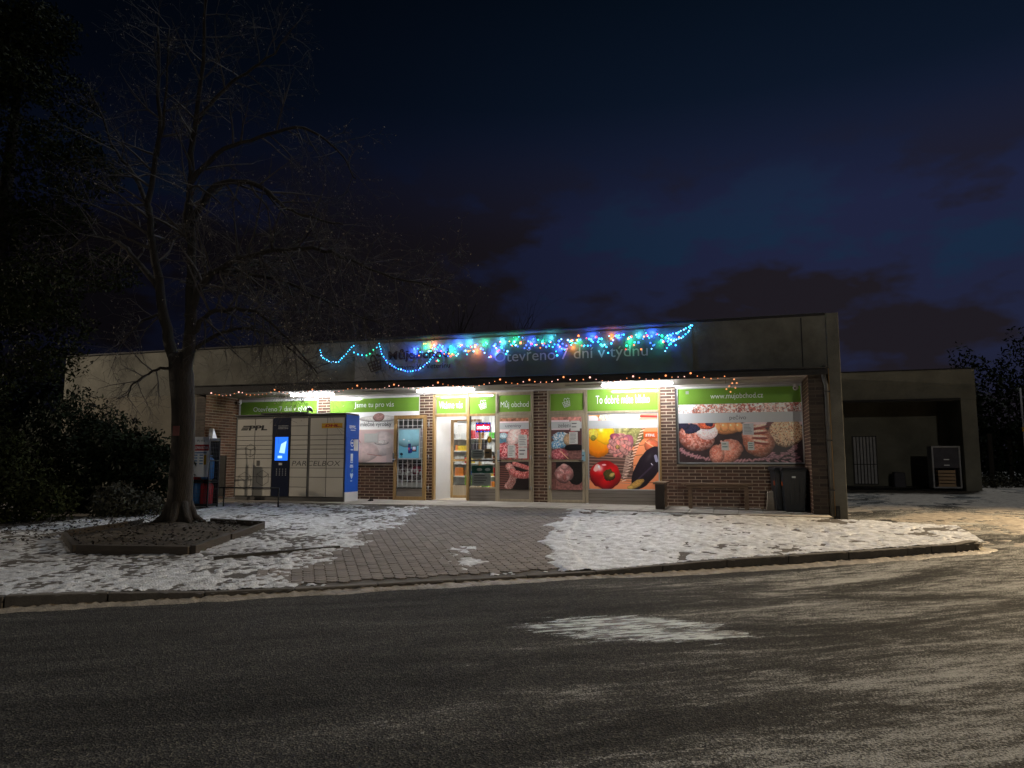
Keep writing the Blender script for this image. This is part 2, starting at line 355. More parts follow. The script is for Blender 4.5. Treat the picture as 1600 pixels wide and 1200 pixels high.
def poly(pts, m, parent, name, y=None, O=(0, 0, 0), U=(1, 0, 0), Vv=(0, 0, 1)):
    O = Vector(O); U = Vector(U); W = Vector(Vv); mb = MB(); mb.v = [tuple(O + U * a + W * b) for a, b in pts]; mb.f = [tuple(range(len(pts)))]
    return mb.build(name, m, parent)
def stroke(mb, pts, w, O, U=(1, 0, 0), Vv=(0, 0, 1)):
    O = Vector(O); U = Vector(U); W = Vector(Vv)
    for (a, b), (c, d) in zip(pts, pts[1:]):
        L_ = math.hypot(c - a, d - b) or 1; nx, ny = -(d - b) / L_ * w / 2, (c - a) / L_ * w / 2
        ex, ey = (c - a) / L_ * w / 2, (d - b) / L_ * w / 2
        q = [(a - ex + nx, b - ey + ny), (a - ex - nx, b - ey - ny), (c + ex - nx, d + ey - ny), (c + ex + nx, d + ey + ny)]
        mb.quad(*[tuple(O + U * p + W * r) for p, r in q])
def basket(m, parent, O, s, U=(1, 0, 0), Vv=(0, 0, 1), w=.010, name='emblem'):
    mb = MB(); r = lambda a, b: (a * .96 - b * .26 * -1 * -1, b * .96 + a * .26)
    P = lambda l: [tuple(x * s for x in r(a, b)) for a, b in l]
    stroke(mb, P([(-.5, .15), (.5, .15), (.38, -.5), (-.38, -.5), (-.5, .15)]), w, O, U, Vv)
    stroke(mb, P([(-.45, -.08), (.45, -.08)]), w, O, U, Vv); stroke(mb, P([(-.41, -.3), (.41, -.3)]), w, O, U, Vv)
    for a in (-.22, 0, .22): stroke(mb, P([(a, .15), (a * .8, -.5)]), w, O, U, Vv)
    stroke(mb, P([(-.22, .15), (-.2, .45), (-.05, .62), (.12, .5), (.2, .15)]), w, O, U, Vv)
    for q in ((.33, .52), (.48, .40)): stroke(mb, P([(q[0] - .04, q[1]), (q[0] + .04, q[1])]), w * 1.6, O, U, Vv)
    # faces share one plane: push strokes apart slightly
    nrm = Vector(U).cross(Vector(Vv)).normalized()
    for i in range(0, len(mb.v), 4):
        for j in range(4): mb.v[i + j] = tuple(Vector(mb.v[i + j]) + nrm * (i / 4) * .00025)
    return mb.build(name, m, parent)

# ------------------------------------------------------------------ printed pictures (painted into generated images)
class Pic:
    def __init__(s, w, h, c): s.w, s.h = w, h; s.a = np.ones((h, w, 3)) * np.array(c); s.Y, s.X = np.mgrid[0:h, 0:w].astype(float); s.k = 0
    def n(s, sc, o=4): s.k += 7; return fbm(s.X, s.Y, sc, 40 + s.k % 60, o)
    def put(s, mask, c): mask = np.clip(mask, 0, 1)[..., None]; s.a = s.a * (1 - mask) + np.asarray(c) * mask
    def rect(s, x0, y0, x1, y1, c, a=1., nz=0, sc=8):
        m = ((s.X >= x0) & (s.X < x1) & (s.Y >= y0) & (s.Y < y1)) * a
        cc = np.ones_like(s.a) * np.array(c)
        if nz: cc = cc * (1 + nz * (s.n(sc) - .5))[..., None]
        s.put(m, cc)
    def ell(s, cx, cy, rx, ry, c, rot=0, nz=.3, sc=8, c2=None, sh=.75, edge=.12, hl=0, rib=0, ribc=None):
        m_ = max(rx, ry) * (1.1 + edge) + 3; x0, x1 = int(max(0, cx - m_)), int(min(s.w, cx + m_)); y0, y1 = int(max(0, cy - m_)), int(min(s.h, cy + m_))
        if x1 <= x0 or y1 <= y0: return
        sl = (slice(y0, y1), slice(x0, x1)); X, Y = s.X[sl], s.Y[sl]
        def nn_(sc_, o): s.k += 7; return fbm(X, Y, sc_, 40 + s.k % 60, o)
        t = R(rot); dx = X - cx; dy = Y - cy; u = (dx * math.cos(t) + dy * math.sin(t)) / rx; v = (-dx * math.sin(t) + dy * math.cos(t)) / ry
        wob = 1 + edge * (nn_(max(rx, ry) * .6, 3) - .5) * 2
        r = np.sqrt(u * u + v * v) / wob; mask = np.clip((1 - r) * min(rx, ry) / 1.5, 0, 1)
        light = 1 - sh * np.clip(r, 0, 1) ** 2.5 * (.6 + .4 * np.clip(v + .3, 0, 1)) - .12 * v
        base = np.ones(X.shape + (3,)) * np.array(c)
        if c2 is not None: mxx = np.clip((nn_(sc, 4) - .42) * 5, 0, 1)[..., None]; base = base * (1 - mxx) + np.array(c2) * mxx
        if rib: rb = (np.sin(np.arctan2(v, u) * rib) * .5 + .5)[..., None] * .35; base = base * (1 - rb)
        cc = base * (light * (1 + nz * (nn_(sc * .5, 4) - .5) * 2))[..., None]
        if hl: cc = cc + (np.exp(-((u + .35) ** 2 + (v + .45) ** 2) * 30) * hl)[..., None]
        s.a[sl] = s.a[sl] * (1 - mask[..., None]) + cc * mask[..., None]
    def line(s, x0, y0, x1, y1, w, c, a=1):
        xa, xb = int(max(0, min(x0, x1) - w - 2)), int(min(s.w, max(x0, x1) + w + 3)); ya, yb = int(max(0, min(y0, y1) - w - 2)), int(min(s.h, max(y0, y1) + w + 3))
        if xb <= xa or yb <= ya: return
        sl = (slice(ya, yb), slice(xa, xb)); X, Y = s.X[sl], s.Y[sl]
        dx, dy = x1 - x0, y1 - y0; L2 = dx * dx + dy * dy; t = np.clip(((X - x0) * dx + (Y - y0) * dy) / L2, 0, 1)
        d = np.hypot(X - x0 - t * dx, Y - y0 - t * dy); m_ = (np.clip((w - d) + .5, 0, 1) * a)[..., None]; s.a[sl] = s.a[sl] * (1 - m_) + np.array(c) * m_
    def mat(s, name, rough=.35):
        s.a = 1.75 * np.clip(s.a, 0, 1) ** 1.28; im = bpy.data.images.new(name, s.w, s.h); px = np.ones((s.h, s.w, 4), 'f'); px[..., :3] = np.clip(s.a[::-1], 0, 1) ** (1 / 2.2); im.pixels.foreach_set(px.ravel()); im.update(); im.pack()
        m, t, b = newmat(name); tx = t.nodes.new('ShaderNodeTexImage'); tx.image = im; uv = t.nodes.new('ShaderNodeTexCoord'); t.links.new(uv.outputs['UV'], tx.inputs[0])
        t.links.new(tx.outputs[0], b.inputs['Base Color']); b.inputs['Roughness'].default_value = rough; return m
def print_sheet(name, pic, parent, x0, x1, z0, z1, y, th=.003):
    m = pic if not isinstance(pic, Pic) else pic.mat('print_' + name)
    o = B(x0, x1, y, y + th, z0, z1).build(name, m, parent); me = o.data; uv = me.uv_layers.new(name='UVMap'); oo = org(parent) if parent else Vector()
    for l_ in me.loops:
        v = me.vertices[l_.vertex_index].co + oo; uv.data[l_.index].uv = ((v.x - x0) / (x1 - x0), (v.z - z0) / (z1 - z0))
    return o

# ================================================================== GROUND
g = npobj('ground', *(lambda x, y: (np.stack([x.ravel(), y.ravel(), np.full(x.size, -1.0)], 1), [(0, 1, 3, 2)]))(*np.meshgrid([-500, 500], [-300, 700], indexing='ij')), 'soil'); struct(g)
_ax = np.concatenate([np.linspace(-70, -12, 30), np.linspace(-10, 12, 45), np.linspace(14, 80, 30)])
_ay = np.concatenate([np.linspace(-60, -16, 16), np.linspace(-15, 14, 59), np.linspace(16, 90, 20)])
g = grid('road', _ax, _ay, zr, 'road'); struct(g)

FX = np.arange(-30, 3.9, .25)
def in_fore(X, Y):
    right = (Y - -2.1) * (3.65 - 1.75) - (X - 1.75) * (-2.55 + 2.1)       # below the line platform corner -> far corner
    return (Y > yk(X) + .10) & ((X < 1.75) | (right < 0)) & (Y < -1.95) & (X < 3.78)
g = grid('pavement', np.arange(-26, 3.95, .10), np.arange(-22, -1.85, .10), zf, 'pave', keep=lambda X, Y, Z: in_fore(X, Y)); struct(g)

# kerb: stone by stone along the road edge
kerb = bpy.data.objects.new('kerb', None); col.objects.link(kerb); struct(kerb); ORG['kerb'] = Vector((0, 0, 0))
pts = [(x, yk(x)) for x in (-16, -7.57, -5.7, -2.33, -.52, 1.38, 3.54)] + [(3.80, -3.86), (3.88, -3.40), (3.80, -3.02), (3.60, -2.62)]
dist = [0]
for a, b in zip(pts, pts[1:]): dist.append(dist[-1] + math.dist(a, b))
def along(d):
    for i in range(len(pts) - 1):
        if d <= dist[i + 1]: t = (d - dist[i]) / (dist[i + 1] - dist[i]); return (pts[i][0] + t * (pts[i + 1][0] - pts[i][0]), pts[i][1] + t * (pts[i + 1][1] - pts[i][1]))
    return pts[-1]
d = 0; step = 1.0; kr = random.Random(3)
while d < dist[-1] - .05:
    ln = 1.0 if d < dist[-5] - 1.2 else .42
    a = along(d); b = along(min(d + ln - .012, dist[-1])); u = Vector((b[0] - a[0], b[1] - a[1], 0)).normalized(); nn = Vector((-u.y, u.x, 0))
    j = kr.uniform(-.008, .008)
    def P(q, off, top): 
        x, y = q; h = kh(x) if x < 3.6 else max(.02, .13 - .13 * (y + 3.9) / 1.3)
        zb = zr(x, y); return (x + nn.x * (off + j), y + nn.y * (off + j), zb + h + .012 + j * .5 if top else zb - .25)
    mb = MB().hexa([P(a, 0, 0), P(b, 0, 0), P(b, .15, 0), P(a, .15, 0), P(a, 0, 1), P(b, 0, 1), P(b, .15, 1), P(a, .15, 1)])
    mb.build('kerb_stone', 'kerb', kerb, bevel=.012); d += ln

# thin edging strip across the left pavement
mb = MB()
for (a, b) in (((-6.95, -8.72), (-6.42, -8.0)), ((-6.41, -7.99), (-5.86, -7.22))):
    u = Vector((b[0] - a[0], b[1] - a[1], 0)).normalized(); n_ = Vector((u.y, -u.x, 0)) * .025
    z0, z1 = float(zf(*a)), float(zf(*b))
    mb.hexa([(a[0] + n_.x, a[1] + n_.y, z0 - .05), (b[0] + n_.x, b[1] + n_.y, z1 - .05), (b[0] - n_.x, b[1] - n_.y, z1 - .05), (a[0] - n_.x, a[1] - n_.y, z0 - .05),
             (a[0] + n_.x, a[1] + n_.y, z0 + .045), (b[0] + n_.x, b[1] + n_.y, z1 + .045), (b[0] - n_.x, b[1] - n_.y, z1 + .045), (a[0] - n_.x, a[1] - n_.y, z0 + .045)])
struct(mb.build('edging_strip', 'dmetal'))

# platform of concrete slabs in front of the shop
plat = B(-16, 1.86, -2.0, .02, -.6, -.125).build('platform', 'slab'); struct(plat)
mb_ = {}
xs = np.arange(-15.9, 1.7, .5); 
for i, x in enumerate(xs):
    x1 = min(x + .494, 1.84)
    for k, (y0, y1) in enumerate(((-2.02, -1.53), (-1.52, -1.03), (-1.02, -.53), (-.52, -.002))):
        xm = (x + x1) / 2; z = float(zp(xm)) + kr.uniform(-.003, .003)
        if x > 1.2: x1 = 1.84
        mb = B(x, x1, y0, y1, -.2, z); mb.build('paving_slab', 'slab', plat, bevel=.006)

# interlocking pavers of the cleared path
KU = Vector((.83, .557, 0)).normalized(); KN = Vector((KU.y, -KU.x, 0))       # along and across the kerb
PO = Vector((-4.6, -6.6, 0))
def path_l(y): return np.interp(y, [-10, -9.2, -8.4, -7.1, -6.6, -5.4, -3.4, -2.0], [-4.9, -5.0, -5.15, -5.55, -5.42, -5.6, -5.95, -6.2])
def path_r(y): return np.interp(y, [-7.6, -7.35, -6.76, -5.74, -4.94, -3.6, -2.0], [-2.3, -2.38, -2.68, -3.1, -3.32, -3.42, -3.6])
pl = []
for i in range(-46, 47):
    for j in range(-54, 56):
        c = PO + KU * (i * .144) + KN * (j * .119)
        if (i % 2): c = c + KN * .0595
        if in_fore(c.x, c.y) and c.y > yk(c.x) + .30 and path_l(c.y) - .9 < c.x < path_r(c.y) + .5: pl.append(c)
pl.sort(key=lambda c: (c - Vector((0, -17.17, 0))).length)
shape = [(-.097, -.079), (-.055, -.079), (-.038, -.062), (.038, -.062), (.055, -.079), (.097, -.079), (.097, -.045), (.080, -.030), (.080, .030), (.097, .045), (.097, .079), (.055, .079), (.038, .096), (-.038, .096), (-.055, .079), (-.097, .079), (-.097, .045), (-.114, .030), (-.114, -.030), (-.097, -.045)]
shape = [(a * .715, b * .710 - .003) for a, b in shape]
pav = bpy.data.objects.new('paver_path', None); col.objects.link(pav); struct(pav); ORG['paver_path'] = Vector((0, 0, 0))
n = len(shape); mb = MB()
mb.v = [(KU.x * a + KN.x * b, KU.y * a + KN.y * b, z) for z in (-.02, .014) for a, b in shape] + [(KU.x * a * .95 + KN.x * b * .95, KU.y * a * .95 + KN.y * b * .95, .017) for a, b in shape]
mb.f = [(i, n + i, n + (i + 1) % n, (i + 1) % n) for i in range(n)] + [(n + i, 2 * n + i, 2 * n + (i + 1) % n, n + (i + 1) % n) for i in range(n)] + [tuple(2 * n + i for i in range(n))[::-1]]
bm = bmesh.new(); tmp = mb.mesh('paver'); bm.from_mesh(tmp); bmesh.ops.recalc_face_normals(bm, faces=bm.faces); bm.to_mesh(tmp); bm.free(); pm = tmp; pm.materials.append(M['paver'])
def slope(c):
    e = .05; return Vector((-(zf(c.x + e, c.y) - zf(c.x - e, c.y)) / (2 * e), -(zf(c.x, c.y + e) - zf(c.x, c.y - e)) / (2 * e), 1)).normalized()
rest = MB()
for k, c in enumerate(pl):
    z = float(zf(c.x, c.y)); q = Vector((0, 0, 1)).rotation_difference(slope(c)); tilt = q.to_euler()
    tilt.x += kr.uniform(-.012, .012); tilt.y += kr.uniform(-.012, .012); dz = kr.uniform(-.003, .003)
    if k < 300:
        o = bpy.data.objects.new('paver', pm); col.objects.link(o); o.parent = pav; o.location = (c.x, c.y, z + dz); o.rotation_euler = tilt
    else:
        Mx = Matrix.Translation((c.x, c.y, z + dz)) @ tilt.to_matrix().to_4x4(); b = len(rest.v)
        rest.v += [tuple(Mx @ Vector(v)) for v in mb.v]; rest.f += [tuple(b + i for i in f) for f in mb.f]
me = rest.mesh('paver'); bm = bmesh.new(); bm.from_mesh(me); bmesh.ops.recalc_face_normals(bm, faces=bm.faces); bm.to_mesh(me); bm.free(); me.materials.append(M['paver'])
o = bpy.data.objects.new('paver', me); col.objects.link(o); o.parent = pav; stuff(o)

# trodden snow, a thin uneven crust with bare gaps
def lf0(Y): return path_l(Y) + .2
def snow_h(X, Y):
    c = fbm(X, Y, .85, 1, 5); f = fbm(X, Y, .15, 9, 4); ff = fbm(X + 3, Y, .062, 15, 2)
    base = .50 * c + .32 * f + .18 * ff; bl_ = .34 * c + .30 * f + .36 * ff; base = np.where(X < lf0(Y), bl_, base)
    lft = path_l(Y) + (fbm(X, Y, .5, 20, 3) - .5) * 1.0; rgt = path_r(Y) + (fbm(X, Y, .4, 24, 3) - .5) * .5
    right = np.clip((X - rgt) / .25, 0, 1); left = np.clip((lft - X) / .6, 0, 1)
    th = np.full_like(X, .74) + .02
    th = th - right * .42
    th = th - left * (.315 + .02 * np.clip((-X - 6) / 5, 0, 1))
    # worn strip next to the platform and behind the planter, drifts in the middle of the path
    th = th + .10 * np.exp(-((Y + 2.15) / .35) ** 2) * (right > 0)
    th = th + left * .07 * np.clip((Y + 4.2) / 1.5, 0, 1) * (X > -9)
    th = th - .33 * np.exp(-(((X + 3.62) / .42) ** 2 + ((Y + 7.3) / .50) ** 2)) * (1 - right) - .26 * np.exp(-(((X + 3.95) / .25) ** 2 + ((Y + 6.5) / .5) ** 2)) * (1 - right)
    ky = yk(X); edge = Y - ky
    th = th - .13 * np.exp(-((edge - .2) / .22) ** 2) * (X < -2.4) * (1 - left)
    # footprints
    fp = np.clip((fbm(X * 1.0, Y * .8, .15, 31, 2) - .66) * 9, 0, 1); th = th + right * fp * .20 + right * .16 * (ff - .5) + right * .05 * (f - .5) - right * .05 + left * fp * .1
    th = th + right * .20 * np.clip((fbm(X, Y, .6, 35, 3) - .50) * 5, 0, 1) * np.clip((X - .6) / 1.2, 0, 1) * np.clip((Y + 4.2) / 1.4, 0, 1)
    return np.clip((base - th) * .11, -.02, .013)
def snow_z(X, Y):
    h = snow_h(X, Y); lump = (fbm(X, Y, .30, 50, 3) - .5) * .024 + (fbm(X, Y, .09, 54, 2) - .5) * .022
    pathz = .020 * ((X > path_l(Y) - .95) & (X < path_r(Y) + .55))
    return zf(X, Y) + pathz * .9 - .002 + h + np.where(h > .006, lump, 0)
k0 = lambda X, Y, Z: in_fore(X, Y) & (snow_h(X, Y) > -.001) & (Y > yk(X) + .14) & (Y < -2.03)
g = grid('snow', np.arange(-12.6, 3.85, .027), np.arange(-16, -1.98, .030), snow_z, 'snow', keep=k0, smooth=True)
stuff(g); tag(g, 'thin crust of old trodden snow on the pavement either side of the cleared path', 'snow')
# snow on the driveway beside the shop
def dsn(X, Y):
    tr = X * .83 + (Y - 2) * -.56 + .04 * (Y - 2) ** 2
    a = .45 * fbm(X, Y, 1.3, 61, 5) + .35 * fbm(X * 1.0, Y, .25, 66, 4) + .2 * fbm(X, Y, .08, 69, 2)
    a = a + .05 * np.sin(tr * 3.1) * np.clip((Y + 3) / 3, 0, 1) + .02 * np.clip(X - 3, -1, 4) - .03 * np.clip(1.2 - (X - 2), 0, 1)
    return np.clip((a - .525) * .14, -.02, .02)
def in_drive(X, Y): return (X > 2.15) & ~in_fore(X + .02, Y - .05) & (Y > yk(np.minimum(X, 4.2)) + .4 - .25 * np.clip(X - 3.6, 0, 3)) & (Y > -4.6) & ~((Y > 9.9) & (X < 8))
g = grid('driveway_snow', np.arange(2.15, 14, .04), np.arange(-4.8, 14, .05), lambda X, Y: zr(X, Y) + .002 + dsn(X, Y), 'snowd', keep=lambda X, Y, Z: in_drive(X, Y) & (dsn(X, Y) > -.0005))
stuff(g); tag(g, 'packed dirty snow with tyre tracks on the driveway right of the shop', 'snow')
# slush left along the foot of the kerb
V = []; F = []; ss = np.arange(0, dist[-4], .04)
for i, s_ in enumerate(ss):
    a = along(s_); b = along(min(s_ + .05, dist[-1])); u = Vector((b[0] - a[0], b[1] - a[1], 0)).normalized(); nn = Vector((-u.y, u.x, 0))
    w = .10 + .20 * float(fbm(np.array(s_), np.array(0.), .5, 71, 4)) * (1.3 if a[0] < -6 else 1)
    for k, (o_, h) in enumerate(((.01, .028), (-w * .5, .022), (-w * .8, .014), (-w, -.004))):
        jj = kr.uniform(-.012, .012); x, y = a[0] + nn.x * (o_ + jj), a[1] + nn.y * (o_ + jj); V.append((x, y, float(zr(x, y)) + h * (.5 + kr.random())))
    if i:
        b0 = (i - 1) * 4
        for k in range(3): F.append((b0 + k, b0 + k + 1, b0 + 5 + k, b0 + 4 + k))
g = npobj('gutter_snow', V, F, 'snowd', smooth=True); stuff(g); tag(g, 'narrow ribbon of dirty slush along the foot of the kerb', 'snow')

# ================================================================== SHOP BUILDING
shop = thing('shop_building', 'low flat roofed grocery shop with brown brick front, wooden shop windows and deep canopy', 'building', (-6, 0, 0))
PY = -1.35                                # plane of the upper wall and of the brick end piers
# main masses
uw = B(-18.5, 1.95, PY, PY + .25, 2.80, 4.02).build('upper_wall', 'render', shop)
B(-18.5, -13.80, PY, PY + .25, -.5, 2.797).build('side_wall', 'render_side', shop)
B(-18.5, -18.25, PY + .25, 11, -.5, 4.02).build('side_wall', 'render', shop)
B(2.18, 2.20, PY + .3, 9.9, -.5, 4.02).build('side_wall', 'render', shop)
B(-18.25, 2.18, 10.7, 11, -.5, 4.02).build('rear_wall', 'render', shop)
B(-18.25, 2.18, PY + .25, 10.7, 3.70, 3.90).build('roof', 'tar', shop)
cp = B(-18.55, 1.95, PY - .05, PY + .32, 4.021, 4.07).build('coping', 'tar', shop, bevel=.01)
colm = B(1.955, 2.195, PY - .03, PY + .297, -.5, 4.06).build('corner_column', 'render', shop, bevel=.01)
B(1.95, 2.05, PY - .05, PY - .031, -.22, .10).build('column_patch', 'tar', shop, bevel=.005)
B(1.99, 2.03, PY - .062, PY - .052, -.1, .04).build('hatch', 'dmetal', shop)
# thin vertical joint on the upper wall
B(1.47, 1.49, PY - .012, PY - .002, 2.95, 3.99).build('wall_joint', 'tar', shop)
# canopy
can = B(-13.76, 1.90, -1.615, -1.40, 2.812, 2.85).build('canopy', 'tar', shop)
mb = MB(); mb.hexa([(-14.0, -1.66, 2.775), (1.92, -1.66, 2.745), (1.92, -1.62, 2.745), (-14.0, -1.62, 2.775), (-14.0, -1.66, 2.98), (1.92, -1.66, 2.86), (1.92, -1.62, 2.86), (-14.0, -1.62, 2.98)])
mb.build('fascia', 'tar', shop, bevel=.006)
mb = MB(); mb.hexa([(-14.0, -1.70, 2.982), (1.92, -1.70, 2.862), (1.92, PY - .003, 2.92), (-14.0, PY - .003, 3.03), (-14.0, -1.70, 3.0), (1.92, -1.70, 2.88), (1.92, PY - .003, 2.935), (-14.0, PY - .003, 3.045)])
mb.build('canopy_roofing', 'tar', shop)
for k in range(8):
    a = -13.78 + k * 1.958; B(a, a + 1.950, -1.618, -.002, 2.790, 2.811).build('ceiling_board', 'ceil', shop)
for (a, b) in ((-13.45, 1.55),):
    B(a, b, -.06, -.003, 2.745, 2.789).build('ceiling_batten', 'ceil', shop, bevel=.004)
for xx in (-12.6, -9.05, -5.2, -3.7, -.4, .8): B(xx, xx + .9, -.9, -.86, 2.768, 2.7895).build('cable_duct', 'ceil', shop)

# brickwork ------------------------------------------------------------
BL, BH, BJ = .262, .0605, .0155
_bm = {}
def brick_mesh(w, dth, h, m):
    k = (round(w, 2), round(dth, 3), round(h, 3), m)
    if k not in _bm:
        w2 = k[0] / 2; me = B(-w2, w2, -dth / 2, dth / 2, 0, h).mesh('brick'); me.materials.append(M[m]); _bm[k] = me
    return _bm[k]
bricks = []                     # (origin, U, V-normal, width, height, material)
def brickwork(O, U, W_, H_, m='brick', z0=0, holes=()):
    O = Vector(O); U = Vector(U); nz = int(H_ / (BH + BJ))
    for j in range(nz + 1):
        z = j * (BH + BJ); h = min(BH, H_ - z)
        if h < .02: continue
        x = -(BL + BJ) / 2 if j % 2 else 0
        while x < W_ - .01:
            a, b = max(x, 0), min(x + BL, W_)
            if b - a > .02: bricks.append((O + Vector((0, 0, z)), U, a, b, h, m, O.z + z))
            x += BL + BJ
# brick panels: mortar slab and bricks standing 7 mm proud
def mortar(x0, x1, y0, y1, z0, z1, m='mortar'): return B(x0, x1, y0, y1, z0, z1).build('mortar_bed', m, shop)
zb = -.10
mortar(-1.585, -1.235, .004, .2, zb, 2.789); brickwork((-1.583, 0, zb), (1, 0, 0), .346, 2.88)
mortar(-1.234, 1.56, .004, .2, zb, .93); brickwork((-1.232, 0, zb), (1, 0, 0), 2.79, .99)
mortar(-4.715, -4.365, .004, .2, zb, 2.789); brickwork((-4.713, 0, zb), (1, 0, 0), .346, 2.88)
mortar(-10.5, -7.83, .004, .2, zb, .93); brickwork((-10.5, 0, zb + .03), (1, 0, 0), 2.67, .955)
mortar(-7.829, -7.45, .004, .2, zb, 2.789); brickwork((-7.827, 0, zb), (1, 0, 0), .372, 2.88)
mortar(-10.90, -10.51, .004, .2, zb, 2.789); brickwork((-10.898, 0, zb), (1, 0, 0), .386, 2.88)
mortar(-13.5, -10.91, .004, .2, zb, 2.1); brickwork((-13.49, 0, zb), (1, 0, 0), 2.57, 2.1)
# end walls of the recess, seen from inside
mortar(-13.80, -13.504, PY + .004, 0, -.2, 2.789, 'mortar'); brickwork((-13.50, PY + .004, zb), (0, 1, 0), 1.34, 2.88, 'brick_lit')
mortar(1.564, 1.90, PY + .004, 0, -.3, 2.789, 'mortar'); brickwork((1.56, -.004, zb), (0, -1, 0), 1.34, 2.88)
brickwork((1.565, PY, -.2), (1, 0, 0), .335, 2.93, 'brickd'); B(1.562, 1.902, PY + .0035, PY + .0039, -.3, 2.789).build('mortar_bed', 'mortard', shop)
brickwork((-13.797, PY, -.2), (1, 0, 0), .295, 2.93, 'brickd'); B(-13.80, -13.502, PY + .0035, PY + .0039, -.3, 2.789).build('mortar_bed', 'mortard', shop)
camp = Vector((0, -17.17, .98))
def bkey(b):
    c = b[0] + b[1] * ((b[2] + b[3]) / 2); vis = 1 if b[1].y == 0 else .3
    if c.x < -10.9 and b[1].y == 0 and b[6] < 2.7 and b[5] == 'brick' : vis *= .2
    return -(b[3] - b[2]) * vis / (c - camp).length
bricks.sort(key=bkey)
restd = {'brick_lit': MB(), 'brick': MB(), 'brickd': MB()}
for k, (O, U, a, b, h, m, z) in enumerate(bricks):
    nrm = U.cross(Vector((0, 0, 1))); mid = (a + b) / 2; dep = kr.uniform(.0005, .0035)
    if U.y < 0: nrm = Vector((-1, 0, 0))
    if U.y > 0: nrm = Vector((1, 0, 0))
    c = O + U * mid + nrm * (dep - .010)
    rz = math.atan2(U.y, U.x)
    if k < 300:
        o = bpy.data.objects.new('brick', brick_mesh(b - a, .02, h, m)); col.objects.link(o); o.parent = shop; o.location = c - org(shop); o.rotation_euler = (0, 0, rz)
    else:
        w2 = (b - a) / 2; Mx = Matrix.Translation(c) @ Matrix.Rotation(rz, 4, 'Z'); t_ = B(-w2, w2, -.01, .01, 0, h); q = restd[m]; n0 = len(q.v)
        q.v += [tuple(Mx @ Vector(v)) for v in t_.v]; q.f += [tuple(n0 + i for i in f) for f in t_.f]
for m, q in restd.items(): stuff(q.build('brick', m, shop))

# walls behind the windows / above them so nothing leaks
B(-13.5, -10.9, .004, .2, 2.1, 2.789).build('wall_panel', 'white', shop)
B(-10.5, -7.83, .02, .2, .93, 2.789).build('wall_panel', 'white', shop)
B(-1.235, 1.56, .02, .2, .93, 2.789).build('wall_panel', 'white', shop)
B(-10.52, -7.82, -.05, .03, .937, .967).build('window_sill', 'plank', shop, bevel=.005)
B(-1.235, 1.558, -.045, .03, .925, .945).build('window_sill', 'dmetal', shop, bevel=.004)
B(-1.238, -1.195, -.05, .02, .945, 2.715).build('window_reveal', 'dmetal', shop)

# timber shop windows ------------------------------------------------------
def frame(name, x0, x1, z0, z1, y, w=.05, dth=.06, m='wood', parent=shop, bev=.006):
    mb = MB()
    mb.box(x0, x0 + w, y, y + dth, z0, z1).box(x1 - w, x1, y, y + dth, z0, z1).box(x0 + w, x1 - w, y + .001, y + dth - .001, z0, z0 + w).box(x0 + w, x1 - w, y + .001, y + dth - .001, z1 - w, z1)
    return mb.build(name, m, parent, bevel=bev)
# outer posts and transoms
for x0, x1, m in ((-7.447, -7.39, 'wood'), (-6.50, -6.425, 'wood'), (-5.715, -5.665, 'wood2'), (-4.76, -4.72, 'wood2'), (-4.362, -4.32, 'wood2'), (-3.415, -3.345, 'wood2'), (-1.635, -1.588, 'wood')):
    B(x0, x1, -.03, .10, 0 if x0 < -3 else -.06, 2.789).build('window_post', m, shop, bevel=.006)
for x0, x1, m in ((-7.388, -6.502, 'wood'), (-6.423, -5.717, 'wood'), (-5.663, -4.762, 'wood2'), (-4.318, -3.417, 'wood2'), (-3.343, -1.637, 'wood2')):
    B(x0, x1, -.025, .09, 2.155, 2.215).build('transom', m, shop, bevel=.005)
    B(x0, x1, -.025, .09, 2.70, 2.788).build('window_head', m, shop, bevel=.005)
# kick panels, plates behind the prints
for x0, x1, zt in ((-6.423, -5.717, .31), (-5.663, -4.762, .30), (-4.318, -3.417, .30), (-3.343, -1.637, .31)):
    kp = B(x0, x1, -.006, .06, -.04, zt).build('kick_panel', 'panel', shop, bevel=.004)
    for j in range(3): B(x0 + .01, x1 - .01, -.011, -.0065, .05 + j * .085, .056 + j * .085).build('groove', 'dmetal', kp)
for x0, x1, z0, z1 in ((-5.663, -4.762, .30, 2.155), (-4.318, -3.417, .30, 2.155), (-3.343, -1.637, .31, 2.155), (-7.388, -6.502, 2.215, 2.70), (-6.423, -5.717, 2.215, 2.70), (-5.663, -4.762, 2.215, 2.70), (-4.318, -3.417, 2.215, 2.70), (-3.343, -1.637, 2.215, 2.70)):
    B(x0, x1, .045, .055, z0, z1).build('window_pane', 'vinylg', shop)
# clear fixed glazing left of centre with mid rail
B(-6.423, -5.717, -.012, .05, .31, .355).build('glazing_rail', 'wood2', shop, bevel=.004)
B(-6.423, -5.717, -.012, .05, .995, 1.045).build('glazing_rail', 'dmetal', shop, bevel=.004)
B(-6.423, -6.395, -.010, .05, .355, 2.155).build('glazing_rail', 'dmetal', shop); B(-5.74, -5.717, -.010, .05, .355, 2.155).build('glazing_rail', 'dmetal', shop)
B(-6.395, -5.74, .020, .026, .355, .995).build('glass_pane', 'glass', shop); B(-6.395, -5.74, .020, .026, 1.045, 2.155).build('glass_pane', 'glass', shop)
mb = MB()
for i in range(7): xx = -6.36 + i * .1; mb.box(xx, xx + .008, .075, .083, .36, 2.15)
for i in range(9): zz = .5 + i * .19; mb.box(-6.39, -5.745, .084, .092, zz, zz + .008)
mb.build('window_grille', 'white', shop)
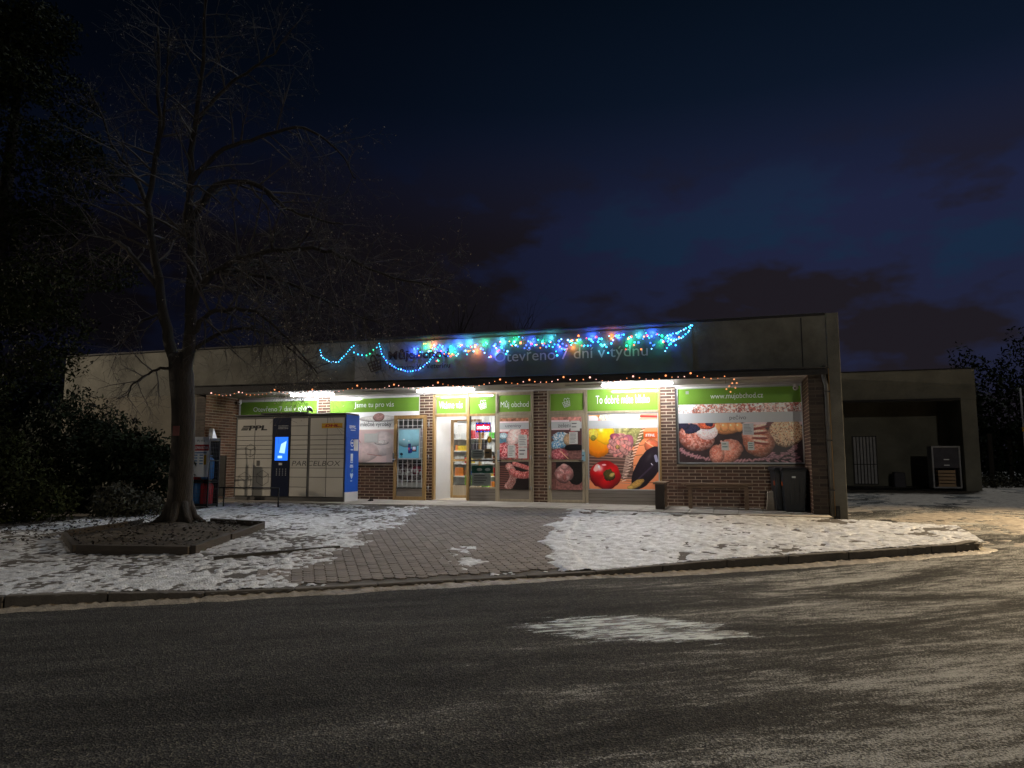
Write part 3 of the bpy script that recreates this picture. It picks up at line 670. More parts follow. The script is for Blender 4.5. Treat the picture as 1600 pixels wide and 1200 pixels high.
# two closed doors with printed glazing
def closed_door(x0, x1, m, hx, label):
    d_ = frame('door', x0, x1, .0, 2.15, -.04, .065, .06, m); d_['label'] = label
    B(x0 + .065, x1 - .065, -.036, .016, .99, 1.04).build('mid_rail', m, d_, bevel=.004)
    B(x0 + .065, x1 - .065, -.03, .0, .02, .29).build('kick_plate', 'panel', d_, bevel=.004)
    h = B(hx, hx + .06, -.058, -.041, .98, 1.28).build('handle_plate', 'alu', d_, bevel=.004)
    MB().tube([(hx + .03, -.06, 1.02), (hx + .03, -.11, 1.02), (hx + .12 if hx < -4.7 and hx > -6 else hx - .07, -.11, 1.02)], .011).build('handle', 'dmetal', d_, smooth=True)
    for zc in (.35, 1.1, 1.9):
        xx = x1 - .01 if hx < (x0 + x1) / 2 else x0 + .01
        MB().tube([(xx, -.05, zc - .05), (xx, -.05, zc + .05)], .012).build('hinge', 'metal', d_, smooth=True)
    return d_
closed_door(-5.66, -4.765, 'wood2', -5.655, 'closed shop door covered by sausage prints')
closed_door(-4.315, -3.42, 'wood2', -3.485, 'closed shop door covered by vegetable prints')
frame('display_frame', -3.343, -1.637, .31, 2.152, -.012, .025, .05, 'alu')
# bread poster surround
frame('display_frame', -1.195, 1.556, .945, 2.712, -.03, .022, .045, 'alu')
# doorway: open leaf folded back against the wall
leaf = B(-8.49, -7.56, -.165, -.160, .02, .04).build('open_door', 'panel', shop); leaf['label'] = 'open shop door folded back against the brick wall'
frame('leaf_frame', -8.49, -7.56, .0, 2.2, -.17, .095, .055, 'wood', leaf)
B(-8.394, -7.656, -.16, -.13, .02, .30).build('kick_plate', 'panel', leaf, bevel=.004)
B(-8.394, -7.656, -.132, -.126, .31, 2.10).build('glass_pane', 'glass', leaf)
B(-8.394, -7.656, -.175, -.12, .296, .32).build('mid_rail', 'dmetal', leaf)
mb = MB()
for i in range(6): xx = -8.37 + i * .135; mb.box(xx, xx + .014, -.150, -.138, .32, 2.10)
for i in range(13): zz = .36 + i * .142; mb.box(-8.394, -7.656, -.137, -.133, zz, zz + .012)
mb.build('grille', 'white', leaf)
B(-8.394, -7.656, -.118, -.112, .31, 2.10).build('back_sheet', 'bannerw', leaf)
for zc in (.3, 1.1, 1.95): MB().tube([(-7.52, -.10, zc - .06), (-7.52, -.10, zc + .06)], .016).build('hinge', 'metal', leaf, smooth=True)
B(-8.50, -8.46, -.20, -.171, .98, 1.22).build('handle_plate', 'pipe', leaf, bevel=.004)
MB().tube([(-8.47, -.2, 1.05), (-8.47, -.26, 1.05), (-8.38, -.26, 1.05)], .012).build('handle', 'alu', leaf, smooth=True)
# second inner door and vestibule
ind = frame('inner_door', -7.31, -6.43, .02, 2.13, .90, .075, .06, 'wood'); ind['label'] = 'inner wooden door behind the open doorway'
B(-7.235, -6.505, .905, .945, 1.0, 1.06).build('mid_rail', 'wood', ind, bevel=.004); B(-7.235, -6.505, .91, .94, .095, .36).build('kick_plate', 'wood2', ind, bevel=.004)
B(-7.235, -6.505, .925, .931, .36, 1.0).build('glass_pane', 'glass', ind); B(-7.235, -6.505, .925, .931, 1.06, 2.055).build('glass_pane', 'glass', ind)
B(-7.10, -6.80, .85, .90, 2.03, 2.09).build('door_closer', 'alu', ind, bevel=.006)
mb = MB(); mb.hexa([(-7.41, .10, 0), (-7.385, .10, 0), (-7.36, 1.0, 0), (-7.40, 1.0, 0), (-7.41, .10, 2.3), (-7.385, .10, 2.3), (-7.36, 1.0, 2.3), (-7.40, 1.0, 2.3)]); mb.build('partition', 'white', shop)
B(-7.38, -6.43, .105, .89, -.02, .012).build('door_mat', 'mortar', shop)
B(-7.42, -6.46, -.30, .09, -.01, .012).build('threshold', 'slab', shop, bevel=.005)
# shop interior shell
B(-7.9, -1.2, .21, 6, -.03, .0).build('shop_floor', 'vinylg', shop)
B(-7.9, -1.2, 5.9, 6.0, 0, 2.9).build('inner_wall', 'white', shop)
B(-7.99, -7.9, 1.0, 6.0, 0, 2.9).build('inner_wall', 'white', shop); B(-1.2, -1.1, .2, 6.0, 0, 2.9).build('inner_wall', 'white', shop)
B(-7.9, -1.2, .21, 6.0, 2.90, 2.95).build('shop_ceiling', 'white', shop)
# downpipe at the right end pier
dp = MB().tube([(1.865, PY - .07, 2.95), (1.865, PY - .07, 2.7), (1.90, PY - .07, 2.55), (1.905, PY - .07, -.12)], .045, 10).build('downpipe', 'pipe', shop, smooth=True)
for zc in (.4, 1.4, 2.4): B(1.85, 1.96, PY - .12, PY - .03, zc, zc + .03).build('pipe_clip', 'dmetal', dp)
MB().tube([(1.955, PY - .05, 2.9), (1.955, PY - .05, -.1)], .010, 6).build('copper_pipe', 'wood', shop, smooth=True)

# ================================================================== SIGNS AND PRINTS
def sign(label, x0, x1, z0, z1, y, txt=None, tx=None, tz=None, emb=None, name='green_sign', cat='sign', m='green', group='green shop signs above the windows'):
    t = thing(name, label, cat, ((x0 + x1) / 2, y, z0), group)
    B(x0, x1, y, y + .006, z0, z1).build('sign_panel', m, t)
    if txt: letters(txt, 'vinylw', t, (tx[0] - .03, y - .003, tz[0] - .01), tx[1] - tx[0] + .06, tz[1] - tz[0] + .015)
    if emb: basket('vinylw', t, (emb[0], y - .003, emb[1]), emb[2])
    return t
sign('green sign reading Otevřeno 7 dní v týdnu above the parcel locker', -13.42, -10.92, 2.13, 2.68, -.03, 'Otevřeno 7 dní v týdnu', (-12.95, -11.1), (2.37, 2.54))
sign('green sign reading Jsme tu pro vás between the locker and the open door', -10.5, -7.84, 2.32, 2.69, -.03, 'Jsme tu pro vás', (-9.72, -8.60), (2.42, 2.58))
sign('green window sign reading Vítáme vás above the open doorway', -7.385, -6.505, 2.217, 2.698, .020, 'Vítáme vás', (-7.26, -6.66), (2.38, 2.55))
sign('green window sign with basket emblem over the window with the lit open sign', -6.42, -5.72, 2.217, 2.715, -.005, emb=(-6.07, 2.44, .20))
sign('green window sign reading Můj obchod above the sausage prints', -5.66, -4.765, 2.217, 2.698, .020, 'Můj obchod', (-5.56, -4.88), (2.33, 2.53))
sign('green window sign with basket emblem right of the middle brick pillar', -4.315, -3.42, 2.217, 2.698, .020, emb=(-3.88, 2.44, .19))
sign('wide green sign reading To dobré máte blízko above the big pepper poster', -3.34, -1.64, 2.217, 2.76, -.028, 'To dobré máte blízko', (-3.10, -1.86), (2.40, 2.585))
for x0, x1, y in ((-7.385, -6.505, .014), (-5.66, -4.765, .014), (-4.315, -3.42, .014)):
    frame('sign_frame', x0, x1, 2.2165, 2.699, y - .02, .03, .03, 'wood2')
sign('green web address sign at the top of the bread poster', -1.172, 1.533, 2.325, 2.69, -.012, 'www.mujobchod.cz', (-.40, .70), (2.42, 2.565))
def poster(name, label, cat, pic, x0, x1, z0, z1, y, group=None, band=None, txt=None, tx=None, tz=None):
    t = thing(name, label, cat, ((x0 + x1) / 2, y, z0), group)
    print_sheet('print', pic, t, x0, x1, z0, z1, y)
    if band: B(x0, x1, y - .004, y - .0015, band[0], band[1]).build('title_band', 'vinylg', t)
    if txt: letters(txt, 'ink', t, (tx[0], y - .007, tz[0]), tx[1] - tx[0], tz[1] - tz[0])
    return t
# bread
p = Pic(640, 320, (.62, .50, .50))
p.rect(0, 0, 640, 60, (.70, .58, .58), 1, .4, 20)
for cx, cy, rx, ry, c in ((70, 20, 70, 60, (.75, .68, .68)), (180, 40, 110, 70, (.48, .22, .17)), (300, 40, 90, 80, (.55, .30, .25)), (420, 30, 120, 60, (.42, .16, .13)), (540, 45, 110, 80, (.55, .36, .32)), (620, 20, 60, 50, (.36, .14, .12))):
    p.ell(cx, cy, rx, ry, c, nz=1.1, sc=9, c2=(.80, .66, .62), sh=.35)
p.rect(0, 120, 640, 320, (.045, .025, .028), 1, .8, 30)
for i in range(60):
    a = i / 60 * 3.6 + .2; p.ell(300 + 300 * math.cos(a) * -1, 230 + 80 * math.sin(a), 17, 7, (.42, .24, .26), rot=random.uniform(-60, 60), nz=.6, sh=.8)
for i in range(40): p.ell(random.uniform(440, 620), random.uniform(268, 318), 16, 6, (.38, .22, .25), rot=random.uniform(-30, 30), nz=.6, sh=.8)
p.ell(520, 120, 60, 34, (.18, .05, .06), nz=.5)
p.ell(250, 130, 82, 38, (.66, .30, .13), nz=.25, sc=12, hl=.2, edge=.2); 
for cx in (205, 245, 285, 320): p.ell(cx, 128, 24, 27, (.75, .38, .17), nz=.2, sc=12, sh=.6, hl=.35)
p.ell(96, 175, 98, 82, (.50, .17, .12), nz=.5, sc=10, c2=(.72, .42, .36), hl=.2)
p.ell(150, 150, 60, 45, (.78, .62, .60), nz=.5, sc=8, sh=.3); p.ell(150, 118, 46, 22, (.62, .16, .08), nz=1, sc=8)
p.ell(72, 135, 44, 30, (.035, .035, .075), nz=1.4, sc=5, edge=.5, sh=.3); p.ell(30, 118, 34, 20, (.03, .025, .06), nz=1.3, sc=5, edge=.5); p.ell(165, 108, 22, 14, (.05, .04, .10), nz=1.3, sc=5, edge=.5)
p.ell(556, 160, 92, 80, (.52, .28, .16), nz=1.2, sc=7, c2=(.82, .62, .46), sh=.7)
for i in range(330):
    a = random.uniform(0, 6.28); r = random.random() ** .5; p.ell(556 + 80 * r * math.cos(a), 158 + 68 * r * math.sin(a), 7, 2.6, (.80, .58, .40), rot=random.uniform(0, 180), nz=.1, sh=.9, edge=.02)
p.ell(415, 205, 80, 92, (.52, .20, .12), rot=-20, nz=.35, sc=10, c2=(.68, .36, .27), hl=.2)
for k in range(4): p.ell(420 + k * 3, 135 + k * 27, 52 - k * 3, 7, (.30, .07, .05), rot=-10 + 6 * k, nz=.5, sh=.4); p.ell(415 + k * 3, 124 + k * 27, 50, 7, (.78, .55, .46), rot=-10 + 6 * k, nz=.5, sh=.4)
p.ell(258, 262, 84, 62, (.60, .24, .17), rot=-24, nz=.35, sc=7, c2=(.70, .38, .30), edge=.2); p.ell(200, 275, 40, 55, (.58, .22, .16), nz=.35, sc=7, c2=(.70, .38, .30)); p.line(225, 205, 268, 250, 6, (.78, .52, .46), .7)
poster('bread_poster', 'wide poster of bread loaves titled pečivo on the right brick wall', 'poster', p, -1.172, 1.533, .968, 2.322, -.012, None, (1.885, 2.115), 'pečivo', (-.02, .345), (1.925, 2.06))
# vegetables
p = Pic(420, 440, (.66, .28, .14))
p.rect(0, 0, 420, 40, (.70, .28, .2), 1, .3, 30); p.ell(190, 20, 130, 50, (.72, .62, .50), nz=.8, sc=8, sh=.3); p.ell(30, 12, 40, 24, (.80, .40, .12)); p.line(320, 18, 420, 22, 6, (.35, .03, .02)); p.line(0, 30, 40, 30, 20, (.75, .60, .60))
for k in range(6): p.line(250, 140 + k * 55, 420, 120 + k * 55, 2, (.32, .12, .05)); 
p.ell(230, 120, 110, 80, (.34, .32, .13), nz=.5, sc=16, c2=(.50, .46, .22), hl=.15, rib=5)
p.rect(0, 215, 270, 380, (.16, .09, .07), 1, .3, 20)
for j in range(20): p.line(0, 222 + j * 9, 270, 236 + j * 9 + 6 * math.sin(j), 1.6, (.40, .27, .22) if j % 2 else (.05, .03, .03), .8)
for j in range(34): p.line(342 - j * 3.6, 90 + j * 9, 320 - j * 3.6, 96 + j * 9, 2.4, (.66, .52, .44) if j % 2 else (.22, .12, .09))
for j in range(18): p.line(262 - j * 2, 200 + j * 10, 236 - j * 2, 214 + j * 9, 2.2, (.50, .36, .30))
p.ell(60, 170, 84, 88, (.86, .30, .01), nz=.1, sc=30, hl=.2, sh=.5); p.ell(98, 120, 60, 58, (.90, .52, .02), nz=.12, sc=30, hl=.45, sh=.4); p.ell(28, 120, 30, 36, (.80, .58, .12), nz=.5, sh=.5); p.ell(26, 142, 17, 18, (.28, .28, .06), nz=.8)
p.ell(195, 185, 74, 70, (.52, .24, .24), nz=.3, sc=14, c2=(.70, .42, .38)); p.ell(170, 140, 44, 22, (.36, .10, .16), rot=15, nz=.3); p.ell(238, 165, 36, 44, (.42, .14, .20), rot=30, nz=.3); p.ell(170, 195, 42, 44, (.66, .46, .20), nz=.9, sc=5, c2=(.30, .08, .08)); p.ell(168, 198, 11, 11, (.07, .04, .03))
for ra_, rb_, n_a in ((58, 50, 11), (42, 36, 9), (27, 23, 7)):
    for a_ in range(n_a): p.ell(188 + ra_ * math.cos(a_ * 6.283 / n_a + ra_), 192 + rb_ * math.sin(a_ * 6.283 / n_a + ra_), 20, 17, (.50 + .1 * (a_ % 2), .27, .25), rot=a_ * 360 / n_a + 90, nz=.35, sh=.75)
p.ell(176, 196, 15, 14, (.50, .34, .12), nz=.9, sc=5, c2=(.10, .05, .03))
p.ell(382, 190, 45, 42, (.60, .18, .09), nz=.15, hl=.2); p.line(345, 165, 400, 200, 3, (.75, .40, .25))
p.ell(96, 358, 94, 84, (.62, .012, .020), nz=.06, sc=20, sh=.75, rib=3, hl=.5); p.ell(45, 318, 16, 26, (.85, .45, .42), rot=35, sh=.2, nz=.1); p.ell(92, 300, 16, 6, (.85, .40, .40), sh=.2); p.ell(122, 362, 34, 36, (.10, .085, .02), nz=.6, sc=8, edge=.35); p.ell(140, 358, 20, 12, (.46, .38, .14), rot=-25, nz=.3); p.ell(60, 270 + 40, 7, 9, (.9, .7, .7), sh=.1)
p.ell(350, 320, 66, 146, (.022, .012, .022), rot=33, nz=.3, sc=20, sh=.3, hl=.04); p.line(404, 250, 410, 275, 9, (.40, .40, .52), .8); p.line(378, 292, 384, 300, 3, (.6, .6, .7)); p.line(300, 380, 390, 300, 5, (.10, .07, .11), .6)
p.ell(288, 410, 54, 22, (.50, .32, .10), rot=-28, nz=.5, sc=8, edge=.35); p.ell(250, 430, 20, 12, (.60, .42, .14), nz=.3)
vp = poster('vegetable_poster', 'large poster of red pepper, orange pepper, artichoke and aubergine in the shop window', 'poster', p, -3.318, -1.662, .336, 2.150, -.002, None, (1.79, 1.985))
t = thing('brand_sticker', 'small orange sticker reading STIHL on the vegetable poster', 'sticker', (-1.83, -.01, 1.55))
B(-1.995, -1.675, -.013, -.010, 1.545, 1.70).build('sticker_sheet', 'orange', t); letters('STIHL', 'vinylw', t, (-1.955, -.016, 1.585), .23, .065, bold=.035, shear=.2)
# sausages
p = Pic(200, 280, (.40, .12, .11)); p.rect(0, 0, 200, 22, (.40, .20, .13), 1, 1.6, 12)
p.rect(0, 22, 200, 92, (.72, .55, .55), 1, .2, 20); p.ell(150, 140, 100, 90, (.50, .13, .12), nz=.9, sc=9, c2=(.72, .42, .40)); p.ell(95, 130, 46, 80, (.72, .55, .52), rot=20, nz=.5, sc=9); p.rect(0, 100, 46, 170, (.10, .20, .26), 1, .8, 12); p.ell(25, 120, 30, 24, (.5, .6, .65), nz=.8); p.ell(30, 225, 50, 60, (.42, .06, .08), nz=.9, sc=8, c2=(.65, .34, .34)); p.ell(120, 235, 50, 60, (.45, .12, .11), nz=.8, sc=8, c2=(.68, .4, .38))
poster('sausage_poster', 'upper door print of salami under the word uzeniny', 'poster', p, -5.593, -4.832, 1.043, 2.083, -.048, 'food prints on the shop doors', (1.80, 1.965), 'uzeniny', (-5.44, -5.02), (1.825, 1.93))
p = Pic(200, 180, (.030, .018, .016)); p.rect(0, 0, 200, 26, (.05, .03, .03))
for j in range(14): p.line(0, 30 + j * 12, 90, 26 + j * 12, 3, (.26, .12, .10), .8)
for q in range(26):
    a = q / 25; p.ell(60 + 36 * math.sin(a * 3.0), 150 - 130 * a + 10, 27, 24, (.46, .20, .17), nz=.6, sc=7, c2=(.66, .44, .40), sh=.5)
for q in range(22): p.ell(85 + q * 6, 66 + 22 * math.sin(q / 21 * 2.6), 20, 24, (.46, .10, .09), nz=.7, sc=7, c2=(.66, .34, .32), sh=.5)
for q in range(22): p.ell(100 + q * 5, 12 + q * 1.5, 15, 15, (.48, .13, .12), nz=.7, sc=7, c2=(.66, .34, .32), sh=.5)
p.rect(110, 110, 200, 180, (.02, .012, .012), .8)
poster('sausage_poster', 'lower door print of curled dry sausage on dark wood', 'poster', p, -5.593, -4.832, .305, .985, -.048, 'food prints on the shop doors')
# vegetables on the right door
p = Pic(200, 280, (.12, .06, .06)); p.rect(0, 0, 200, 60, (.50, .25, .22), 1, 1.2, 12); p.rect(0, 20, 120, 85, (.62, .56, .58), .9, .2); p.ell(60, 140, 70, 40, (.15, .32, .45), nz=1.3, sc=6, c2=(.75, .78, .8), edge=.5); p.ell(40, 185, 60, 30, (.55, .62, .66), nz=1, sc=5, c2=(.03, .25, .45)); p.ell(110, 150, 30, 40, (.52, .38, .25), nz=.6); p.ell(140, 130, 24, 60, (.4, .08, .08), nz=.7); p.ell(150, 202, 66, 22, (.015, .012, .016), nz=.2)
p.rect(0, 222, 200, 280, (.19, .10, .09), 1, 1.3, 10); p.ell(50, 250, 60, 44, (.38, .09, .11), nz=.5, c2=(.55, .25, .27)); p.line(60, 225, 110, 275, 2, (.7, .5, .3))
poster('vegetable_print', 'upper door print of vegetables under the word zelenina', 'poster', p, -4.248, -3.487, 1.043, 2.085, -.048, 'food prints on the shop doors', (1.80, 1.965), 'zelenina', (-4.08, -3.62), (1.83, 1.93))
p = Pic(200, 180, (.02, .014, .014)); p.rect(0, 110, 200, 180, (.24, .12, .11), 1, 1.2, 9); p.rect(0, 0, 30, 180, (.15, .07, .06), .8, 1.2, 8)
p.ell(160, 60, 60, 90, (.02, .016, .014), nz=1.5); p.ell(82, 75, 62, 60, (.52, .27, .26), nz=.25, sc=14, c2=(.66, .44, .42), rib=4, hl=.15); p.ell(82, 30, 26, 20, (.60, .40, .38), nz=.3)
for q in range(9): p.line(82 + (q - 4) * 3, 26, 82 + (q - 4) * 14, 70 + 20 * (1 - abs(q - 4) / 4), 1.4, (.36, .15, .15), .6)
p.ell(85, 100, 14, 22, (.34, .14, .13), nz=.3)
poster('garlic_print', 'lower door print of a garlic bulb on dark ground', 'poster', p, -4.248, -3.487, .305, .985, -.048, 'food prints on the shop doors')
# dairy poster
p = Pic(420, 300, (.56, .47, .45)); p.rect(0, 0, 420, 105, (.66, .65, .65)); p.ell(235, 40, 95, 20, (.62, .60, .58), nz=.2); p.ell(235, 32, 28, 26, (.44, .28, .26), nz=.6)
p.rect(0, 105, 420, 300, (.52, .42, .41), 1, .15, 60); p.ell(255, 190, 70, 75, (.58, .52, .51), nz=.15, sc=30, sh=.4); p.ell(150, 240, 90, 60, (.56, .46, .45), nz=.15, sc=30, sh=.4); p.ell(250, 182, 34, 16, (.66, .60, .58), nz=.5); p.rect(275, 215, 400, 300, (.46, .40, .39), .8); p.ell(60, 200, 40, 80, (.50, .30, .28), nz=.4, sh=.4)
p.ell(400, 150, 30, 40, (.35, .17, .15), nz=.6); p.ell(400, 260, 25, 50, (.32, .2, .18), nz=.6); p.line(185, 250, 250, 262, 2, (.35, .18, .17)); p.line(120, 120, 150, 180, 2, (.4, .2, .2))
poster('dairy_poster', 'pale faded poster titled mléčné výrobky right of the parcel locker', 'poster', p, -10.495, -7.845, .972, 2.318, -.034, None, None, 'mléčné výrobky', (-9.55, -8.63), (1.90, 2.06))
t = tag(B(-9.42, -9.02, -.045, -.041, 1.50, 1.74).build('notice', 'paper', at=(-9.2, -.04, 1.5)), 'white paper notice taped on the pale dairy poster', 'notice')
# little papers taped up
def paper(label, x0, x1, z0, z1, y, m='paper', lines=0, name='notice', group='paper notices taped to the shop windows', ink='ink'):
    t = thing(name, label, 'notice', (x0, y, z0), group); B(x0, x1, y, y + .0015, z0, z1).build('sheet', m, t)
    if lines:
        mb = MB(); h = (z1 - z0) / (lines + 1)
        for i in range(lines): mb.box(x0 + (x1 - x0) * .12, x1 - (x1 - x0) * kr.uniform(.12, .4), y - .002, y - .001, z1 - (i + .95) * h, z1 - (i + .95) * h + h * .28)
        mb.build('print_lines', ink, t)
    return t
paper('tall paper notice at right on the upper sausage print', -5.10, -4.87, 1.36, 1.66, -.054, lines=6); paper('folded paper notice below the tall one on the sausage print', -5.10, -4.87, 1.07, 1.345, -.054, lines=2)
paper('narrow paper notice left of centre on the sausage print', -5.38, -5.18, 1.09, 1.40, -.054, lines=5)
paper('paper with dark sketch covering the end of the word zelenina', -3.76, -3.53, 1.74, 1.99, -.056, lines=2); paper('printed paper list under the sketch on the right door', -3.80, -3.585, 1.42, 1.715, -.054, lines=8)
paper('light blue paper stuck beside the handle of the right door', -3.485, -3.40, 1.0, 1.23, -.062, 'adblue', 1)
paper('white paper with small lettering taped on the round loaf', .36, .50, 1.25, 1.44, -.020, lines=3, ink='teal'); paper('pale printed sheet below the word pečivo', .26, .50, 1.60, 1.86, -.022, 'vinylg', 7)
paper('slanted leaflet on the front loaf of the bread poster', -.22, -.06, 1.25, 1.45, -.020, lines=2, ink='teal')
paper('small grey sticker in the left corner of the web address sign', -.99, -.92, 2.57, 2.64, -.020, 'metal', 0)
paper('card with two row price list behind the clear window', -6.37, -6.05, 1.06, 1.30, .035, 'vinylg', 3)
paper('brown cardboard picture behind the clear window', -6.03, -5.83, 1.07, 1.32, .035, 'crate', 1)
t = paper('dark teal poster with two hearts low in the clear window', -6.37, -5.80, .70, .89, .034, 'teal')
for cx in (-6.16, -5.94): MB().ball((cx, .031, .79), .05, 10, 6, (1.5, .06, .8)).build('heart_print', 'vinylw', t, smooth=True)
paper('white number sheet under the teal poster', -6.37, -5.86, .38, .69, .034, 'vinylg', 4)
# lit open sign
t = thing('open_sign', 'lit red open sign reading OTEVŘENO with blue dots in the clear window', 'sign', (-6.1, .0, 1.75))
B(-6.27, -5.86, .030, .045, 1.74, 1.99).build('sign_panel', 'ledblue', t).data.materials[0] = M['lockb']
B(-6.25, -5.88, .027, .0295, 1.785, 1.945).build('lit_field', 'ledred', t); letters('OTEVŘENO', 'ledwhite', t, (-6.235, .023, 1.815), .34, .105, bold=.02)
for i in range(4):
    for z_ in (1.762, 1.968): MB().ball((-6.22 + i * .10, .028, z_), .011, 6, 4).build('lamp', 'ledblue', t, smooth=True)
t = tag(MB().ball((-5.90, .035, 1.55), .07, 12, 8, (.8, .25, 1.3)).build('ornament', 'yellow', at=(-5.9, .035, 1.5), smooth=True), 'small golden ornament hanging in the clear window under the open sign', 'ornament')
# advert frame on the open leaf and print behind its grille
t = thing('advert_frame', 'pale blue framed advert hung on the grille of the folded back door', 'advert', (-8.0, -.2, 1.04))
B(-8.35, -7.71, -.205, -.177, 1.04, 1.86).build('backing', 'alu', t, bevel=.004); p = Pic(180, 240, (.16, .38, .47)); p.ell(90, 60, 160, 90, (.30, .50, .56), nz=.1, sc=60, sh=.6); p.rect(84, 118, 108, 200, (.015, .03, .14)); p.line(92, 160, 112, 182, 9, (.55, .10, .16)); p.rect(96, 160, 120, 196, (.02, .04, .20)); p.rect(118, 138, 160, 186, (.02, .03, .09)); p.rect(124, 144, 152, 168, (.55, .55, .7)); p.rect(126, 170, 150, 176, (.6, .3, .15)); p.ell(24, 206, 14, 13, (.02, .05, .08), sh=0); p.rect(10, 222, 34, 236, (.08, .25, .3)); p.ell(44, 84, 12, 8, (.75, .82, .85)); p.ell(90, 96, 6, 6, (.75, .82, .85))
print_sheet('print', p, t, -8.315, -7.745, 1.08, 1.825, -.209); frame('frame', -8.35, -7.71, 1.04, 1.86, -.214, .035, .015, 'alu', t)
p = Pic(200, 150, (.45, .40, .40)); p.rect(0, 0, 200, 30, (.02, .02, .02)); p.ell(100, 60, 110, 60, (.40, .34, .34), nz=1.2, sc=9, c2=(.10, .05, .06)); p.ell(160, 50, 50, 30, (.45, .10, .16), nz=1.2, sc=7)
for i in range(8): p.ell(20 + i * 23, 60 + 8 * math.sin(i), 11, 13, (.66, .62, .62), nz=.6)
p.line(0, 92, 100, 118, 3, (.15, .13, .13)); p.line(100, 118, 200, 92, 3, (.15, .13, .13)); p.rect(0, 122, 200, 150, (.62, .60, .60))
poster('salad_poster', 'print of a filled bowl behind the lower grille of the folded back door', 'poster', p, -8.385, -7.66, .325, .98, -.124)

# banner on the upper wall
t = thing('shop_banner', 'long weathered cloth banner with Otevřeno 7 dní v týdnu on the upper wall', 'banner', (-5, PY, 2.95))
def cloth(x0, x1, zl, zh, m, name):
    nx, nz_ = 90, 16; xs_ = np.linspace(x0, x1, nx); V = []; F = []
    for i, x in enumerate(xs_):
        for j in range(nz_):
            z = zl(x) + (zh(x) - zl(x)) * j / (nz_ - 1); w = .022 * float(fbm(np.array(x * .9 + z * .7), np.array(z * 2.2 - x * .3), .45, 81, 3)) + .010 * math.sin(x * 5 + z * 4) * (j / nz_)
            V.append((x, PY - .022 - w, z))
    for i in range(nx - 1):
        for j in range(nz_ - 1): a = i * nz_ + j; F.append((a, a + nz_, a + nz_ + 1, a + 1))
    return npobj(name, V, F, m, t, smooth=True)
zt = lambda x: 3.93 + .0 * x; zlw = lambda x: 2.955 + .01 * math.sin(x * 2)
cloth(-9.0, -5.02, zlw, zt, 'bannerw', 'pale_cloth'); cloth(-5.018, -.74, zlw, zt, 'bannerg', 'green_cloth')
basket('banner_red', t, (-8.42, PY - .078, 3.42), .36, w=.03)
letters('Můjobchod', 'banner_red', t, (-8.05, PY - .075, 3.42), 1.62, .33, bold=.03); letters('Potraviny Ve Veterinu', 'banner_red', t, (-8.02, PY - .075, 3.20), 1.62, .16, bold=.01)
letters('Otevřeno 7 dní v týdnu', 'banner_text', t, (-5.38 + .1, PY - .075, 3.24), 3.58, .36)
for xx in np.arange(-8.9, -.8, 1.02): MB().ball((xx, PY - .05, 3.90), .013, 6, 4).build('eyelet', 'metal', t)

# ------------------------------------------------------------------ lamps under the canopy
for k, (x0, x1, y, lab) in enumerate(((-11.25, -9.95, -.76, 'lit fluorescent tube under the canopy above the parcel locker'), (-7.55, -6.04, -.76, 'lit fluorescent tube under the canopy above the open doorway'), (-2.84, -1.24, -.74, 'lit fluorescent tube under the canopy left of the bread poster'))):
    t = thing('fluorescent_lamp', lab, 'lamp', ((x0 + x1) / 2, y, 2.79), 'fluorescent lamps under the canopy')
    B(x0 - .03, x1 + .03, y - .03, y + .03, 2.768, 2.789).build('housing', 'white', t, bevel=.005)
    MB().tube([(x0, y, 2.750), (x1, y, 2.750)], .014, 10).build('tube', 'tube', t, smooth=True)
    for xx in (x0 - .012, x1 + .012): B(xx - .012, xx + .012, y - .018, y + .018, 2.735, 2.769).build('end_cap', 'white', t)
for k, (x, y) in enumerate(((-6.9, 1.9), (-5.2, 3.6), (-6.6, 4.6), (-5.9, .75))):
    t = thing('shop_lamp', ('lit tube lamp just inside the shop doorway', 'lit tube lamp further inside the shop at right', 'lit tube lamp at the back of the shop', 'lit tube lamp right behind the clear window')[k], 'lamp', (x, y, 2.88)); B(x - .6, x + .6, y - .05, y + .05, 2.84, 2.898).build('housing', 'white', t); MB().tube([(x - .58, y, 2.82), (x + .58, y, 2.82)], .018, 8).build('tube', 'tubein', t, smooth=True)

# ------------------------------------------------------------------ fairy lights
def pm(name, c, s): M[name] = emis(name, c, s)
pm('lc', (.04, .50, 1.0), 4.5); pm('lb', (.05, .13, 1.0), 5.0); pm('lo', (1.0, .22, .04), 3.5); pm('lg', (.03, .90, .38), 3.2); pm('lr', (1, .05, .04), 3.5); pm('lw', (.22, .55, 1.0), 4.5)
pm('wo', (1.0, .33, .12), 1.7); pm('wp', (1.0, .50, .42), 1.8)
_bb = {}
def bulb(parent, p, m, r=.016):
    k = (m, round(r, 3))
    if k not in _bb: me = MB().ball((0, 0, 0), 1, 6, 4).mesh('bulb'); me.materials.append(M[m]); _bb[k] = me
    o = bpy.data.objects.new('bulb', _bb[k]); col.objects.link(o); o.parent = parent; o.location = Vector(p) - org(parent); o.scale = (r, r, r); return o
def glow(parent, p, c, e, r=.02):
    ld = bpy.data.lights.new('bulb_light', 'POINT'); ld.energy = e; ld.color = c; ld.shadow_soft_size = r; lo = bpy.data.objects.new('bulb_light', ld); col.objects.link(lo); lo.parent = parent; lo.location = Vector(p) - org(parent)
LY = PY - .10
t = thing('colour_light_string', 'dense string of blue, green and orange fairy lights along the top of the banner', 'string lights', (-4, LY, 3.9)); fr_ = random.Random(5); path = []
names = ['lc', 'lb', 'lo', 'lc', 'lw', 'lg', 'lb', 'lr', 'lc']
x = -7.25; i = 0
